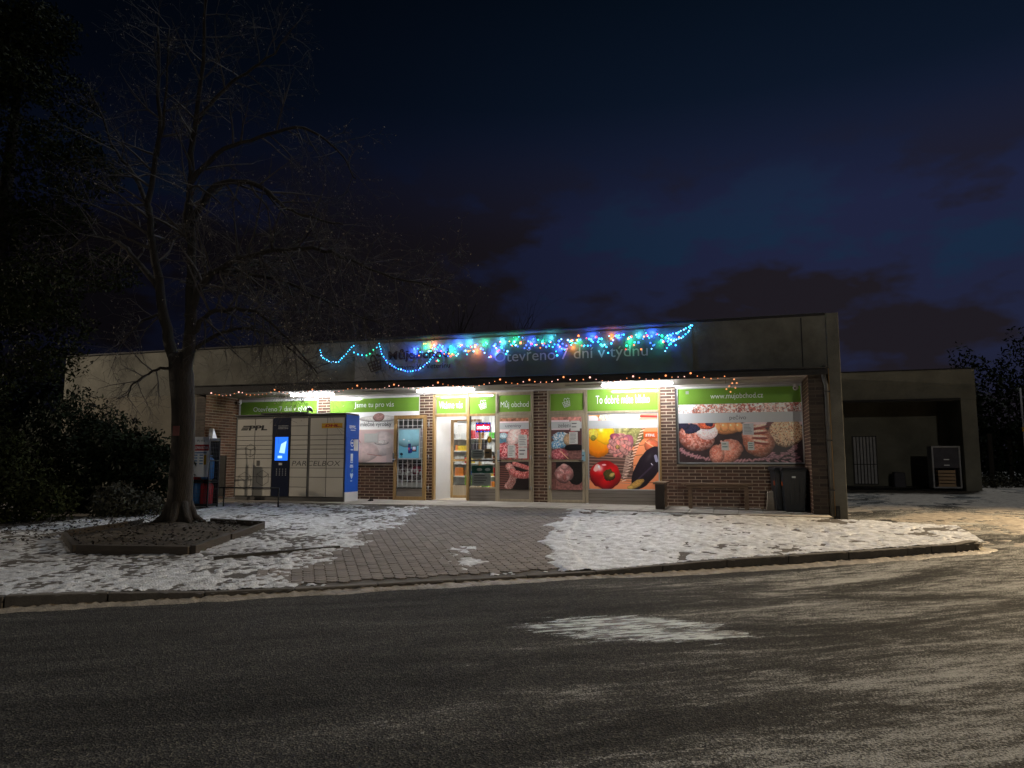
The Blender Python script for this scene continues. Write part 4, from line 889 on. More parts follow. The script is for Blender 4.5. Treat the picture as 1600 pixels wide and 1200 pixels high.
while x < -.98:
    ph = (x + 7.25); z = 3.78 - .12 * abs(math.sin(ph * 2.4)) - fr_.uniform(-.13, .15) - (.12 if fr_.random() < .3 else 0); z = min(z, 3.93)
    path.append((x, LY + fr_.uniform(-.01, .02), z)); bulb(t, path[-1], fr_.choice(names), fr_.choice((.014, .018, .023))); x += fr_.uniform(.022, .048); i += 1
MB().tube(path, .003, 3, cap=False).build('cable', 'cable', t)
cols = {'b': (.04, .12, 1), 'g': (.02, .9, .35), 'o': (1, .25, .04), 'c': (.1, .7, 1)}
seq = 'bgobgbcogbcgobgcbogbcobgcbgb'; X0 = -7.3
for i, ch in enumerate(seq):
    x = X0 + (6.15) * i / (len(seq) - 1) + fr_.uniform(-.06, .06); glow(t, (x, PY - .125, 3.70 + fr_.uniform(-.12, .17)), cols[ch], 8 if ch in 'b' else 3.6)
    bulb(t, (x, PY - .115, 3.74), {'b': 'lb', 'g': 'lg', 'o': 'lo', 'c': 'lc'}[ch], .026)
def swag(label, ctrl, n_, ms, name='blue_light_string'):
    t = thing(name, label, 'string lights', ctrl[0], 'blue light garlands on the upper wall'); pts_ = []
    P_ = [Vector(c) for c in ctrl]; ds = [0]
    for a, b in zip(P_, P_[1:]): ds.append(ds[-1] + (b - a).length)
    for k in range(n_):
        s_ = ds[-1] * k / (n_ - 1); i = max(j for j in range(len(ds) - 1) if ds[j] <= s_ + 1e-9); q = P_[i].lerp(P_[i + 1], (s_ - ds[i]) / (ds[i + 1] - ds[i]))
        q = q + Vector((fr_.uniform(-.012, .012), fr_.uniform(-.01, .01), fr_.uniform(-.012, .012))); pts_.append(q); bulb(t, q, fr_.choice(ms), fr_.choice((.015, .018)))
        if k % 5 == 2: glow(t, q + Vector((0, -.02, 0)), (.08, .45, 1), .25)
    MB().tube(pts_, .003, 3, cap=False).build('cable', 'cable', t); return t
swag('small blue garland at the left end of the lights, partly behind branches', [(-9.97, LY, 3.83), (-9.92, LY, 3.68), (-9.86, LY, 3.60), (-9.65, LY, 3.50), (-9.42, LY, 3.50), (-9.25, LY, 3.66), (-9.08, LY, 3.83), (-9.0, LY, 3.88)], 19, ['lc', 'lc', 'lw'])
swag('deep blue garland looping over the shop name on the banner', [(-8.30, LY, 3.90), (-8.20, LY, 3.62), (-8.05, LY, 3.42), (-7.80, LY, 3.26), (-7.50, LY, 3.18), (-7.22, LY, 3.22), (-6.95, LY, 3.38), (-6.78, LY, 3.60), (-6.68, LY, 3.80)], 34, ['lc', 'lw', 'lc', 'lb'])
swag('blue garland at the right corner of the banner', [(-1.30, LY, 3.70), (-1.15, LY, 3.62), (-.98, LY, 3.66), (-.80, LY, 3.80), (-.73, LY, 3.96), (-.90, LY, 3.86), (-1.05, LY, 3.80), (-1.22, LY, 3.76), (-1.30, LY, 3.70)], 24, ['lc', 'lw'])
swag('two short strands of green lights between the blue garlands', [(-9.0, LY, 3.72), (-8.85, LY, 3.66), (-8.62, LY, 3.62), (-8.45, LY, 3.74), (-8.35, LY, 3.82)], 7, ['lg', 'lc'])
t = thing('warm_light_string', 'sagging string of warm orange fairy lights along the canopy edge', 'string lights', (-5, -1.7, 2.8)); path = []
hooks = [(-13.05, 2.80), (-12.2, 2.80), (-11.1, 2.81), (-10.0, 2.80), (-8.75, 2.84), (-7.75, 2.85), (-6.6, 2.84), (-5.05, 2.86), (-4.35, 2.84), (-3.55, 2.87), (-2.95, 2.86), (-2.0, 2.84), (-1.30, 2.82), (-.78, 2.86), (.05, 2.80)]
k = 0
for (xa, za), (xb, zb_) in zip(hooks, hooks[1:]):
    n_ = max(3, int((xb - xa) / .12))
    for i in range(n_):
        s_ = i / n_; sag = .11 * 4 * s_ * (1 - s_) * min(1, (xb - xa) / 1.0); q = (xa + (xb - xa) * s_, -1.69 + fr_.uniform(-.01, .01), za + (zb_ - za) * s_ - sag + fr_.uniform(-.015, .015)); path.append(q)
        bulb(t, q, 'wo' if fr_.random() < .6 else 'wp', .021 if i == 0 else fr_.choice((.010, .013))); k += 1
for q in ((.10, -1.69, 2.70), (.06, -1.69, 2.62), (0, -1.69, 2.56), (-.06, -1.69, 2.50), (.15, -1.69, 2.62), (.12, -1.69, 2.52), (.02, -1.69, 2.44)): bulb(t, q, 'wo', .016)
MB().tube(path + [(.1, -1.69, 2.7), (.06, -1.69, 2.6), (-.02, -1.69, 2.45)], .0035, 3, cap=False).build('cable', 'cable', t)

# ------------------------------------------------------------------ cameras
def camera_unit(label, x, y, z, d):
    t = thing('security_camera', label, 'camera', (x, y, z)); MB().tube([(x, y, z), (x, y, z + .07)], .035, 10).build('mount', 'white', t, smooth=True)
    MB().ball((x, y - .03, z - .02), .06, 12, 8).build('housing', 'white', t, smooth=True); MB().ball((x + d * .02, y - .08, z - .035), .022, 8, 6).build('lens', 'black', t, smooth=True)
camera_unit('white dome camera in the left corner of the canopy ceiling', -13.36, -.12, 2.67, 1); camera_unit('white dome camera at the right corner above the bread poster', 1.42, -.12, 2.66, -1)
t = thing('conduit', 'white cable pipe with bent bracket running down the left corner', 'pipe', (-13.42, -.1, 2.6)); MB().tube([(-13.38, -.10, 2.62), (-13.40, -.10, 1.0)], .022, 8).build('pipe', 'white', t, smooth=True)
MB().tube([(-13.44, -.12, 2.14), (-13.1, -.14, 2.15), (-12.98, -.15, 2.03), (-12.75, -.15, 2.02)], .03, 8).build('bracket', 'white', t, smooth=True)
t = tag(MB().tube([(1.545, -.04, 2.68), (1.545, -.04, .95)], .014, 6).build('conduit', 'white', at=(1.545, -.04, .95), smooth=True), 'thin white cable pipe down the right edge of the bread poster', 'pipe')
t = tag(MB().box(-10.45, -10.35, -1.25, -1.1, 2.2, 2.22).tube([(-10.42, -1.2, 2.2), (-10.44, -1.2, 2.31), (-10.38, -1.25, 2.36), (-10.28, -1.32, 2.33), (-10.20, -1.36, 2.27)], [.02, .03, .05, .05, .02], 8).build('spotlight', 'black', at=(-10.4, -1.2, 2.2), smooth=True), 'small unlit black lamp arm on top of the parcel locker', 'lamp')

# ================================================================== PARCEL LOCKER
LX0, LX1, LYF, LYB = -12.47, -9.21, -1.38, -.74
t = thing('parcel_locker', 'beige parcel locker with navy screen column and blue side under the canopy', 'locker', ((LX0 + LX1) / 2, LYF, .0))
B(LX0, LX1, LYF, LYB, .10, 2.17).build('cabinet', 'lockg', t, bevel=.006); B(LX0 + .03, LX1 - .002, LYF + .02, LYB, -.02, .10).build('plinth', 'lockg', t)
B(LX0 - .02, LX1 + .01, LYF - .05, LYB, 2.172, 2.21).build('roof_edge', 'lockg', t, bevel=.006); B(-11.65, -10.35, LYF - .10, LYF + .2, 2.212, 2.25).build('awning', 'dmetal', t, bevel=.004)
rows_l = [2.10, 1.65, 1.54, 1.41, 1.305, 1.18, 1.07, .83, .60, .28, .11]; rows_3 = [2.10, 1.90, 1.655, 1.54, 1.41, 1.30, 1.18, 1.07, .83, .60, .35, .11]; rows_r = [2.10, 1.655, 1.54, 1.41, 1.305, 1.18, 1.07, .83, .60, .11]
for x0, x1, rw in ((-12.42, -11.875, rows_l), (-11.87, -11.335, rows_l), (-10.79, -10.285, rows_3), (-10.22, -9.735, rows_r), (-9.73, -9.24, rows_r)):
    for za, zb_ in zip(rw, rw[1:]): B(x0 + .006, x1 - .006, LYF - .012, LYF - .0005, zb_ + .007, za - .007).build('locker_door', 'locker', t, bevel=.003)
sc_ = B(-11.315, -10.810, LYF - .014, LYF - .0005, .11, 2.12).build('screen_column', 'lockd', t, bevel=.003)
B(-11.240, -10.860, LYF - .020, LYF - .0145, 1.02, 1.62).build('screen', 'screen', sc_); mb = MB(); yy = LYF - .022
mb.quad((-11.110, yy, 1.22), (-10.950, yy, 1.20), (-10.900, yy, 1.52), (-11.060, yy, 1.44)); mb.quad((-11.150, yy, 1.08), (-11.020, yy, 1.08), (-11.020, yy, 1.14), (-11.150, yy, 1.14)); mb.build('screen_print', 'screenw', sc_)
mb = MB()
for i in range(3): mb.box(-11.170, -10.870, LYF - .016, LYF - .0142, 1.83 + i * .035, 1.842 + i * .035)
for i in range(4):
    for j in range(4): mb.box(-11.190 + i * .09, -11.160 + i * .09, LYF - .016, LYF - .0142, .64 + j * .05, .66 + j * .05)
mb.build('keypad_print', 'alu', sc_); B(-11.110, -11.010, LYF - .03, LYF - .0142, .90, .96).build('card_slot', 'white', sc_, bevel=.004)
yy = LYF - .0150
mb = MB()
for i, (a, b) in enumerate(((0, .20), (-.03, .17), (-.06, .14))): mb.quad((-12.250 + a, yy, 1.895 - i * .045), (-12.250 + a + .20 - .0, yy, 1.895 - i * .045), (-12.250 + a + .22, yy, 1.927 - i * .045), (-12.250 + a + .02, yy, 1.927 - i * .045))
mb.build('emblem', 'black', t); letters('PPL', 'black', t, (-12.070, yy, 1.80), .56, .13, bold=.04, shear=.25)
B(-9.890, -9.300, LYF - .0160, LYF - .0125, 1.83, 1.955).build('brand_panel', 'yellow', t); letters('DHL', 'red', t, (-9.790, LYF - .0180, 1.86), .40, .068, bold=.045, shear=.3)
mb = MB(); mb.box(-9.890, -9.710, LYF - .0175, LYF - .0162, 1.865, 1.873).box(-9.420, -9.300, LYF - .0175, LYF - .0162, 1.865, 1.873); mb.build('brand_stripes', 'red', t)
letters('PARCELBOX', 'lockg', t, (-10.730, yy, .885), 1.38, .125, shear=.25)
def cube_art(cx, cz, s, w=.010):
    mb = MB(); h = [(cx + s * math.sin(R(60 * k)), cz + s * math.cos(R(60 * k))) for k in range(7)]; stroke(mb, h, w, (0, yy, 0))
    for k in (1, 3, 5): stroke(mb, [(cx, cz), h[k]], w, (0, yy, 0))
    for i in range(0, len(mb.v), 4):
        for j in range(4): a = mb.v[i + j]; mb.v[i + j] = (a[0], a[1] - (i / 4) * .0003, a[2])
    mb.build('cube_drawing', 'lockg', t)
cube_art(-11.990, 1.28, .17); cube_art(-11.590, .57, .20); cube_art(-12.140, .50, .22)
B(-11.790, -11.690, LYF - .0152, LYF - .0125, .88, 1.02).build('label_print', 'lockg', t)
# blue side panel, its prints
side = B(LX1 + .001, LX1 + .02, LYF - .005, LYB, .235, 2.165).build('side_panel', 'lockb', t); B(LX1 + .001, LX1 + .022, LYF - .005, LYB, -.0, .232).build('side_plinth', 'white', t)
sx = LX1 + .0225; U = (0, 1, 0); letters('PPL', 'vinylw', side, (sx, LYF + .20, 1.82), .27, .085, U=U, bold=.04, shear=.25)
mb = MB()
for i in range(3): mb.quad((sx, LYF + .13, 1.83 + i * .028), (sx, LYF + .20, 1.83 + i * .028), (sx, LYF + .21, 1.85 + i * .028), (sx, LYF + .14, 1.85 + i * .028))
mb.quad((sx, LYF + .2, 1.775), (sx, LYF + .44, 1.775), (sx, LYF + .44, 1.795), (sx, LYF + .2, 1.795)); mb.build('side_print', 'vinylw', side)
def ring(cy, cz, r, w):
    mb = MB(); c = [(cy + r * math.cos(R(a)), cz + r * math.sin(R(a))) for a in range(0, 361, 24)]; stroke(mb, c, w, (sx, 0, 0), U); return mb
ring(LYF + .30, 1.46, .085, .02).build('ring_print', 'vinylw', side); B(sx - .001, sx, LYF + .245, LYF + .355, 1.44, 1.48).build('ring_centre', 'vinylw', side)
B(sx + .001, sx + .003, LYF + .38, LYF + .60, 1.26, 1.56).build('taped_paper', 'paper', side)
B(sx - .001, sx, LYF + .23, LYF + .35, .96, 1.19).build('phone_print', 'vinylw', side); B(sx + .0005, sx + .001, LYF + .25, LYF + .28, .98, 1.01).build('phone_key', 'lockb', side); B(sx + .0005, sx + .001, LYF + .30, LYF + .33, .98, 1.01).build('phone_key', 'lockb', side)
for z_, w_ in ((1.275, .13), (.885, .15), (.845, .17), (.495, .09)): B(sx - .001, sx, LYF + .29 - w_ / 2, LYF + .29 + w_ / 2, z_, z_ + .026).build('caption_print', 'vinylw', side)
poly([(-.08, .04), (0, -.07), (.08, .04), (.05, .09), (0, .06), (-.05, .09)], 'vinylw', side, 'heart_print', O=(sx, LYF + .30, .62), U=U); poly([(-.02, 0), (.06, .02), (.05, .1), (.0, .06)], 'adblue', side, 'leaf_print', O=(sx, LYF + .30, .72), U=U)

# ================================================================== THINGS ON THE PAVEMENT
# gas bottle cage
gx0, gx1, gy0, gy1, gz, gt = -12.43, -11.48, -3.52, -3.16, -.05, 1.50
t = thing('gas_cage', 'dark wire cage of gas bottles behind the big tree trunk', 'cage', ((gx0 + gx1) / 2, gy0, gz))
mb = MB()
for x in (gx0, gx1 - .03):
    for y in (gy0, gy1 - .03): mb.box(x, x + .03, y, y + .03, gz, gt)
for z_ in (gz + .05, .5, 1.0, gt - .03):
    mb.box(gx0 + .03, gx1 - .03, gy0 + .002, gy0 + .028, z_, z_ + .025).box(gx0 + .03, gx1 - .03, gy1 - .028, gy1 - .002, z_, z_ + .025).box(gx0 + .002, gx0 + .028, gy0 + .03, gy1 - .03, z_, z_ + .025).box(gx1 - .028, gx1 - .002, gy0 + .03, gy1 - .03, z_, z_ + .025)
mb.build('frame', 'dmetal', t)
mb = MB()
for i in range(19): x = gx0 + .03 + i * .05; mb.box(x, x + .005, gy0 + .012, gy0 + .017, gz + .06, gt)
for i in range(6): y = gy0 + .03 + i * .055; mb.box(gx1 - .016, gx1 - .011, y, y + .005, gz + .06, gt)
for i in range(15): z_ = gz + .12 + i * .095; mb.box(gx0 + .03, gx1 - .03, gy0 + .018, gy0 + .022, z_, z_ + .005).box(gx1 - .021, gx1 - .017, gy0 + .03, gy1 - .03, z_, z_ + .005)
mb.build('wire_mesh', 'pipe', t); B(gx0, gx1, gy0, gy1, gt, gt + .03).build('lid', 'dmetal', t, bevel=.005); B(gx0 + .03, gx1 - .03, gy0 + .03, gy1 - .03, gz + .02, gz + .05).build('floor', 'dmetal', t)
B(gx0 + .01, gx1 - .03, gy1 - .035, gy1 - .030, gz + .06, gt - .04).build('back_sheet', 'dmetal', t)
def bottle(label, x, y, z, m):
    b = thing('gas_bottle', label, 'gas bottle', (x, y, z), 'gas bottles in the cage')
    prof = [(0, .10), (.02, .13), (.05, .145), (.42, .145), (.48, .125), (.52, .08), (.53, .03)]
    MB().tube([(x, y, z + h) for h, r in prof], [r for h, r in prof], 12).build('shell', m, b, smooth=True); MB().tube([(x, y, z + .53), (x, y, z + .59)], .02, 6).build('valve', 'metal', b)
    mb = MB(); mb.tube([(x + .09 * math.cos(a), y + .09 * math.sin(a), z + .55) for a in np.linspace(-2.2, 2.2, 9)], .010, 5); mb.build('collar', m, b)
for i, (m, nm) in enumerate((('blue', 'blue'), ('blue', 'blue'), ('red', 'red'), ('teal', 'green'))[:3]):
    bottle(['blue gas bottle at the hidden left end of the cage floor', 'blue gas bottle on the cage floor beside the red one', 'red gas bottle standing at the right end of the cage floor'][i], gx0 + .19 + i * .29, gy0 + .175, gz + .05, m)
B(gx0 + .03, gx1 - .03, gy0 + .03, gy1 - .03, .56, .575).build('shelf', 'dmetal', t)
for i, (m, nm) in enumerate((('teal', 'green'), ('red', 'red'), ('blue', 'blue'))): bottle('%s gas bottle on the upper shelf of the cage behind the price poster' % nm, gx0 + .19 + i * .29, gy0 + .175, .576, m)
t = thing('price_poster', 'white price poster with red heading hung on the gas bottle cage', 'poster', (-11.7, gy0 - .02, .65))
B(-11.95, -11.49, gy0 - .014, gy0 - .006, .64, 1.56).build('sheet', 'vinylw', t); B(-11.95, -11.49, gy0 - .018, gy0 - .015, 1.24, 1.38).build('heading_band', 'red', t)
letters('PROPAN BUTAN', 'vinylw', t, (-11.93, gy0 - .021, 1.275), .42, .07, bold=.03); letters('PLYN', 'ink', t, (-11.82, gy0 - .018, 1.44), .2, .05); mb = MB()
for r in range(4):
    for c in range(2): mb.box(-11.90 + c * .16, -11.80 + c * .16, gy0 - .018, gy0 - .015, .93 + r * .065, .955 + r * .065)
mb.box(-11.89, -11.55, gy0 - .018, gy0 - .015, 1.18, 1.205); mb.build('price_rows', 'blue', t); B(-11.62, -11.55, gy0 - .018, gy0 - .015, .92, 1.14).build('price_column', 'yellow', t)
t = tag(MB().hexa([(-11.62, -3.42, 1.53), (-11.50, -3.42, 1.53), (-11.50, -3.27, 1.53), (-11.62, -3.27, 1.53), (-11.68, -3.32, 1.76), (-11.57, -3.32, 1.76), (-11.57, -3.30, 1.76), (-11.68, -3.30, 1.76)]).build('price_card', 'white', at=(-11.6, -3.3, 1.53)), 'white plastic card holder standing on the gas cage lid', 'card holder')
# low dark post fence left of locker, low rail in front
t = thing('railing', 'low dark metal rail in front of the parcel locker', 'rail', (-10.8, -2.9, -.05), None)
MB().tube([(-12.25, -3.0, .38), (-10.05, -2.86, .38)], .017, 8).build('top_rail', 'dmetal', t, smooth=True)
for x, y in ((-11.5, -2.95), (-10.06, -2.86)): MB().tube([(x, y, .37), (x, y, -.14)], .018, 8).build('post', 'dmetal', t, smooth=True)
t = thing('low_gate', 'short grey sheet gate between end wall and parcel locker', 'gate', (-12.7, -1.9, 0)); 
B(-12.62, -12.42, -1.80, -1.76, .10, 1.15).build('panel', 'dmetal', t, bevel=.004)
for x in (-12.85, -12.64): MB().tube([(x, -1.78, -.02), (x, -1.78, 1.2)], .02, 8).build('post', 'pipe', t, smooth=True)
MB().tube([(-13.4, -1.78, .82), (-12.64, -1.78, .85)], .015, 6).build('top_rail', 'pipe', t, smooth=True); MB().tube([(-13.4, -1.78, 1.6), (-12.9, -1.78, 1.62), (-12.85, -1.78, 1.2)], .008, 6).build('wire', 'pipe', t)
# benches
def bench_end(label):
    t = thing('bench', label, 'bench', (-1.5, -.8, -.05))
    B(-1.62, -1.43, -1.30, -1.16, -.07, .50).build('leg', 'benchd', t, bevel=.006); B(-1.66, -1.36, -1.36, -1.10, -.07, -.05).build('foot_plate', 'dmetal', t)
    B(-1.60, -1.45, -.42, -.30, -.07, .50).build('leg', 'bench', t, bevel=.006); B(-1.60, -1.45, -1.159, -.421, .36, .50).build('side_board', 'stone', t, bevel=.004)
    B(-1.66, -1.39, -1.36, -.22, .502, .545).build('seat', 'bench', t, bevel=.006); return t
bench_end('stubby bench seen end on with dark front post beside the vegetable poster')
t = thing('bench', 'long narrow bench board along the brick wall under the bread poster', 'bench', (-.35, -.55, -.07))
B(-1.10, .42, -.72, -.38, .475, .515).build('seat', 'bench', t, bevel=.006); B(-1.0, .32, -.57, -.53, .40, .474).build('rail', 'bench', t)
for x in (-.96, .24): B(x, x + .09, -.60, -.50, -.09, .40).build('leg', 'bench', t, bevel=.005)
t = tag(MB().hexa([(.70, -.32, -.1), (.93, -.32, -.1), (.93, -.06, -.1), (.70, -.06, -.1), (.73, -.30, .33), (.92, -.30, .35), (.92, -.08, .35), (.73, -.08, .33)]).build('stone_block', 'stone', at=(.82, -.2, -.1), bevel=.025), 'pale rough block on the slabs left of the waste bins', 'block')
# waste bins
def wheelie(label, x, y, z, rz, s=1.0):
    t = thing('waste_bin', label, 'waste bin', (x, y, z), 'wheeled waste bins', local=True, rz=rz); t.scale = (s, s, s)
    a, b, c, d = .215, .265, .23, .33
    MB().hexa([(-a, -c, .04), (a, -c, .04), (a, c * .9, .04), (-a, c * .9, .04), (-b, -d, .96), (b, -d, .96), (b, d * .9, .96), (-b, d * .9, .96)]).build('body', 'bin', t, bevel=.02)
    B(-.29, .29, -.36, .33, .955, .985).build('rim', 'bin', t, bevel=.012)
    MB().hexa([(-.295, -.37, .987), (.295, -.37, .987), (.295, .34, .995), (-.295, .34, .995), (-.25, -.32, 1.03), (.25, -.32, 1.03), (.27, .32, 1.06), (-.27, .32, 1.06)]).build('lid', 'bin', t, bevel=.012)
    MB().tube([(-.24, .37, .99), (.24, .37, .99)], .018, 8).build('handle', 'bin', t, smooth=True)
    for k in (-1, 1): MB().tube([(k * .19, .25, .10), (k * .25, .25, .10)], .10, 14).build('wheel', 'black', t)
    for k in range(3): B(-.10 + k * .1, -.092 + k * .1, -.325 + .0, -.30, .2, .8).build('rib', 'bin', t)
    B(-.06, .02, -.345, -.318, .80, .84).build('badge', 'metal', t)
    return t
b1 = wheelie('black wheeled bin furthest left, half hidden by the front bin', 1.08, -.34, -.10, R(8), .93); 
b2 = wheelie('black wheeled bin in front with hinged lid and orange side sticker', 1.24, -.60, -.10, R(4), .93)
for x, y in ((.965, -.70), (1.20, -.885)): pass
for (bb_, lab) in ((b1, 'small orange sticker on the side of the rear bin'), (b2, 'small orange sticker on the side of the front bin')):
    B(-.262, -.256, -.22, -.13, .62, .72).build('sticker', 'orange', bb_)
t = tag(MB().ball((-8.80, -.75, .02), .055, 8, 5, (1.3, 1, .6)).box(-8.86, -8.76, -.82, -.78, -.02, .02).build('litter', 'black', at=(-8.8, -.75, 0)), 'small dark crumpled litter on the slabs beside the locker', 'litter')

# planter round the tree
def zg(x, y): return float(zf(x, y))
pc = [(-9.30, -9.00), (-7.50, -8.55), (-8.12, -6.05), (-9.3, -6.0), (-10.15, -6.6), (-10.35, -7.9)]
t = thing('tree_planter', 'raised timber and concrete edging box round the big tree', 'planter', (-9, -7.5, -.3))
for a, b in (((-10.45, -8.05), (-9.12, -9.02)), ((-9.05, -9.04), (-7.50, -8.58)), ((-7.46, -8.55), (-7.78, -7.40)), ((-7.80, -7.34), (-8.12, -6.05)), ((-8.16, -5.98), (-9.35, -5.92)), ((-10.5, -7.98), (-10.4, -6.5))):
    u = Vector((b[0] - a[0], b[1] - a[1], 0)).normalized(); nn = Vector((-u.y, u.x, 0)) * .04; za, zb_ = zg(*a), zg(*b); h = .12 + kr.uniform(-.02, .02)
    MB().hexa([(a[0] - nn.x, a[1] - nn.y, za - .1), (b[0] - nn.x, b[1] - nn.y, zb_ - .1), (b[0] + nn.x, b[1] + nn.y, zb_ - .1), (a[0] + nn.x, a[1] + nn.y, za - .1),
               (a[0] - nn.x * 1.1, a[1] - nn.y, za + h), (b[0] - nn.x, b[1] - nn.y, zb_ + h + kr.uniform(-.02, .02)), (b[0] + nn.x, b[1] + nn.y, zb_ + h), (a[0] + nn.x, a[1] + nn.y, za + h)]).build('plank', 'plank', t, bevel=.008)
from mathutils.geometry import intersect_point_tri_2d
def inpoly(X, Y, P):
    c = np.zeros(X.shape, bool); j = len(P) - 1
    for i in range(len(P)):
        xi, yi = P[i]; xj, yj = P[j]; c ^= ((yi > Y) != (yj > Y)) & (X < (xj - xi) * (Y - yi) / (yj - yi + 1e-9) + xi); j = i
    return c
PP = [(-10.42, -8.0), (-9.1, -8.98), (-7.53, -8.53), (-8.15, -6.02), (-9.35, -5.98), (-10.36, -6.5)]
g = grid('planter_soil', np.arange(-10.5, -7.4, .05), np.arange(-9.1, -5.9, .05), lambda X, Y: zf(X, Y) + .035 + .05 * (fbm(X, Y, .3, 91, 4) - .5) + .10 * np.exp(-((X + 9.75) ** 2 + (Y + 6.6) ** 2) / .4), 'soil', keep=lambda X, Y, Z: inpoly(X, Y, PP))
stuff(g); tag(g, 'bare brown soil and dead leaves inside the planter', 'soil')
# dead leaves
rl = random.Random(9); V = []; F = []
while len(F) < 1500:
    x, y = rl.uniform(-12.9, -7.4), rl.uniform(-9.6, -5.2)
    ip = inpoly(np.array([x]), np.array([y]), PP)[0]
    if not ip and not (x < -10.4 and y > yk(x) + 2.4): continue
    z = zg(x, y) + (.10 if ip else .02); s_ = rl.uniform(.02, .045); a = rl.uniform(0, 6.28); q = len(V)
    for k in range(4): V.append((x + s_ * math.cos(a + k * 1.57), y + s_ * .6 * math.sin(a + k * 1.57), z + rl.uniform(0, .04)))
    F.append((q, q + 1, q + 2, q + 3))
g = npobj('fallen_leaves', V, F, 'bark'); stuff(g); tag(g, 'scattered dead leaves on the ground round the big tree', 'leaves')

# ================================================================== SHED AT THE RIGHT
t = thing('loading_shed', 'plain concrete loading bay with wide opening behind the driveway', 'building', (5.6, 10, 0))
B(2.2, 7.86, 9.95, 10.35, 3.05, 4.09).build('lintel', 'shed', t, bevel=.01); B(7.40, 7.86, 9.96, 10.34, -.2, 3.049).build('column', 'shed', t, bevel=.015); B(2.2, 7.86, 10.351, 13.5, 3.9, 4.05).build('roof', 'tar', t)
B(2.15, 7.9, 9.92, 10.38, 4.091, 4.13).build('coping', 'tar', t); B(2.2, 7.86, 13.2, 13.4, -.2, 3.9).build('rear_wall', 'shed', t); B(7.5, 7.7, 10.36, 13.19, -.2, 3.89).build('side_wall', 'shed', t)
B(2.3, 7.39, 9.90, 9.949, 3.05, 3.12).build('ledge', 'tar', t); B(2.2, 8.2, 10.0, 13.19, -.2, .02).build('floor', 'tar', t)
gt_ = B(4.48, 5.34, 13.12, 13.16, .12, 1.98).build('barred_gate', 'dmetal', t); gt_['label'] = 'white barred gate in the back wall of the loading bay'
for i in range(7): B(4.52 + i * .115, 4.595 + i * .115, 13.06, 13.10, .16, 1.94).build('bar', 'dullbar', gt_)
B(4.50, 5.32, 13.045, 13.059, .88, .91).build('cross_bar', 'dmetal', gt_)
t = thing('roll_cabinet', 'metal framed roll cabinet with open lower half in the loading bay', 'cabinet', (7.0, 11.2, .02))
cx0, cx1, cy0, cy1, cz0, cz1 = 6.62, 7.46, 10.30 - .1 + .02, 10.9, .10, 1.52
cx0, cx1 = 6.50, 7.36
frame('frame', cx0, cx1, cz0, cz1, cy0, .05, .6, 'dullbar', t); B(cx0 + .05, cx1 - .05, cy0 + .03, cy0 + .06, .78, 1.47).build('door_panel', 'cart', t, bevel=.005); B(cx0 + .05, cx1 - .05, cy0 + .55, cy0 + .58, .15, 1.47).build('back_panel', 'cart', t)
for z_ in (1.05, .86): B(6.86, 7.02, cy0 + .015, cy0 + .029, z_, z_ + .03).build('handle', 'alu', t)
for x in (cx0 + .06, cx1 - .06):
    for y in (cy0 + .06, cy0 + .54): MB().tube([(x - .015, y, .06), (x + .015, y, .06)], .04, 10).build('wheel', 'black', t)
for i in range(5):
    t = thing('bread_crate', ['orange brown bread crate at the bottom of the cabinet stack', 'orange brown bread crate second from the bottom in the cabinet', 'orange brown bread crate in the middle of the cabinet stack', 'orange brown bread crate second from the top in the cabinet', 'orange brown bread crate on top of the cabinet stack'][i], 'crate', (6.95, cy0 + .1, .16 + i * .115), 'bread crates in the cabinet')
    x0, x1, y0, y1, z0 = 6.68, 7.20, cy0 + .08, cy0 + .48, .155 + i * .115; mb = MB()
    mb.box(x0, x1, y0, y0 + .02, z0, z0 + .085).box(x0, x1, y1 - .02, y1, z0, z0 + .085).box(x0, x0 + .02, y0 + .02, y1 - .02, z0, z0 + .085).box(x1 - .02, x1, y0 + .02, y1 - .02, z0, z0 + .085); mb.build('walls', 'crate', t); B(x0 + .02, x1 - .02, y0 + .02, y1 - .02, z0, z0 + .012).build('base', 'crate', t)
t = tag(MB().hexa([(6.0 - .3, 12.2, .02), (6.1, 12.2, .02), (6.1, 12.7, .02), (5.7, 12.7, .02), (5.72, 12.25, .62), (6.08, 12.25, .60), (6.08, 12.65, .60), (5.72, 12.65, .62)]).build('grey_box', 'cart', at=(5.9, 12.4, .02), bevel=.03), 'dark box standing at the back of the loading bay between gate and cabinet', 'box')
t = thing('sign_post', 'thin pale pole with a small yellow mark right of the loading bay', 'pole', (9.9, 12.2, 0)); MB().tube([(9.9, 12.2, -.1), (9.9, 12.2, 3.6)], .028, 8).build('pole', 'dullbar', t, smooth=True); MB().tube([(9.9, 12.2, 2.05), (9.9, 12.2, 2.2)], .045, 8).build('reflector', 'yellow', t, smooth=True)

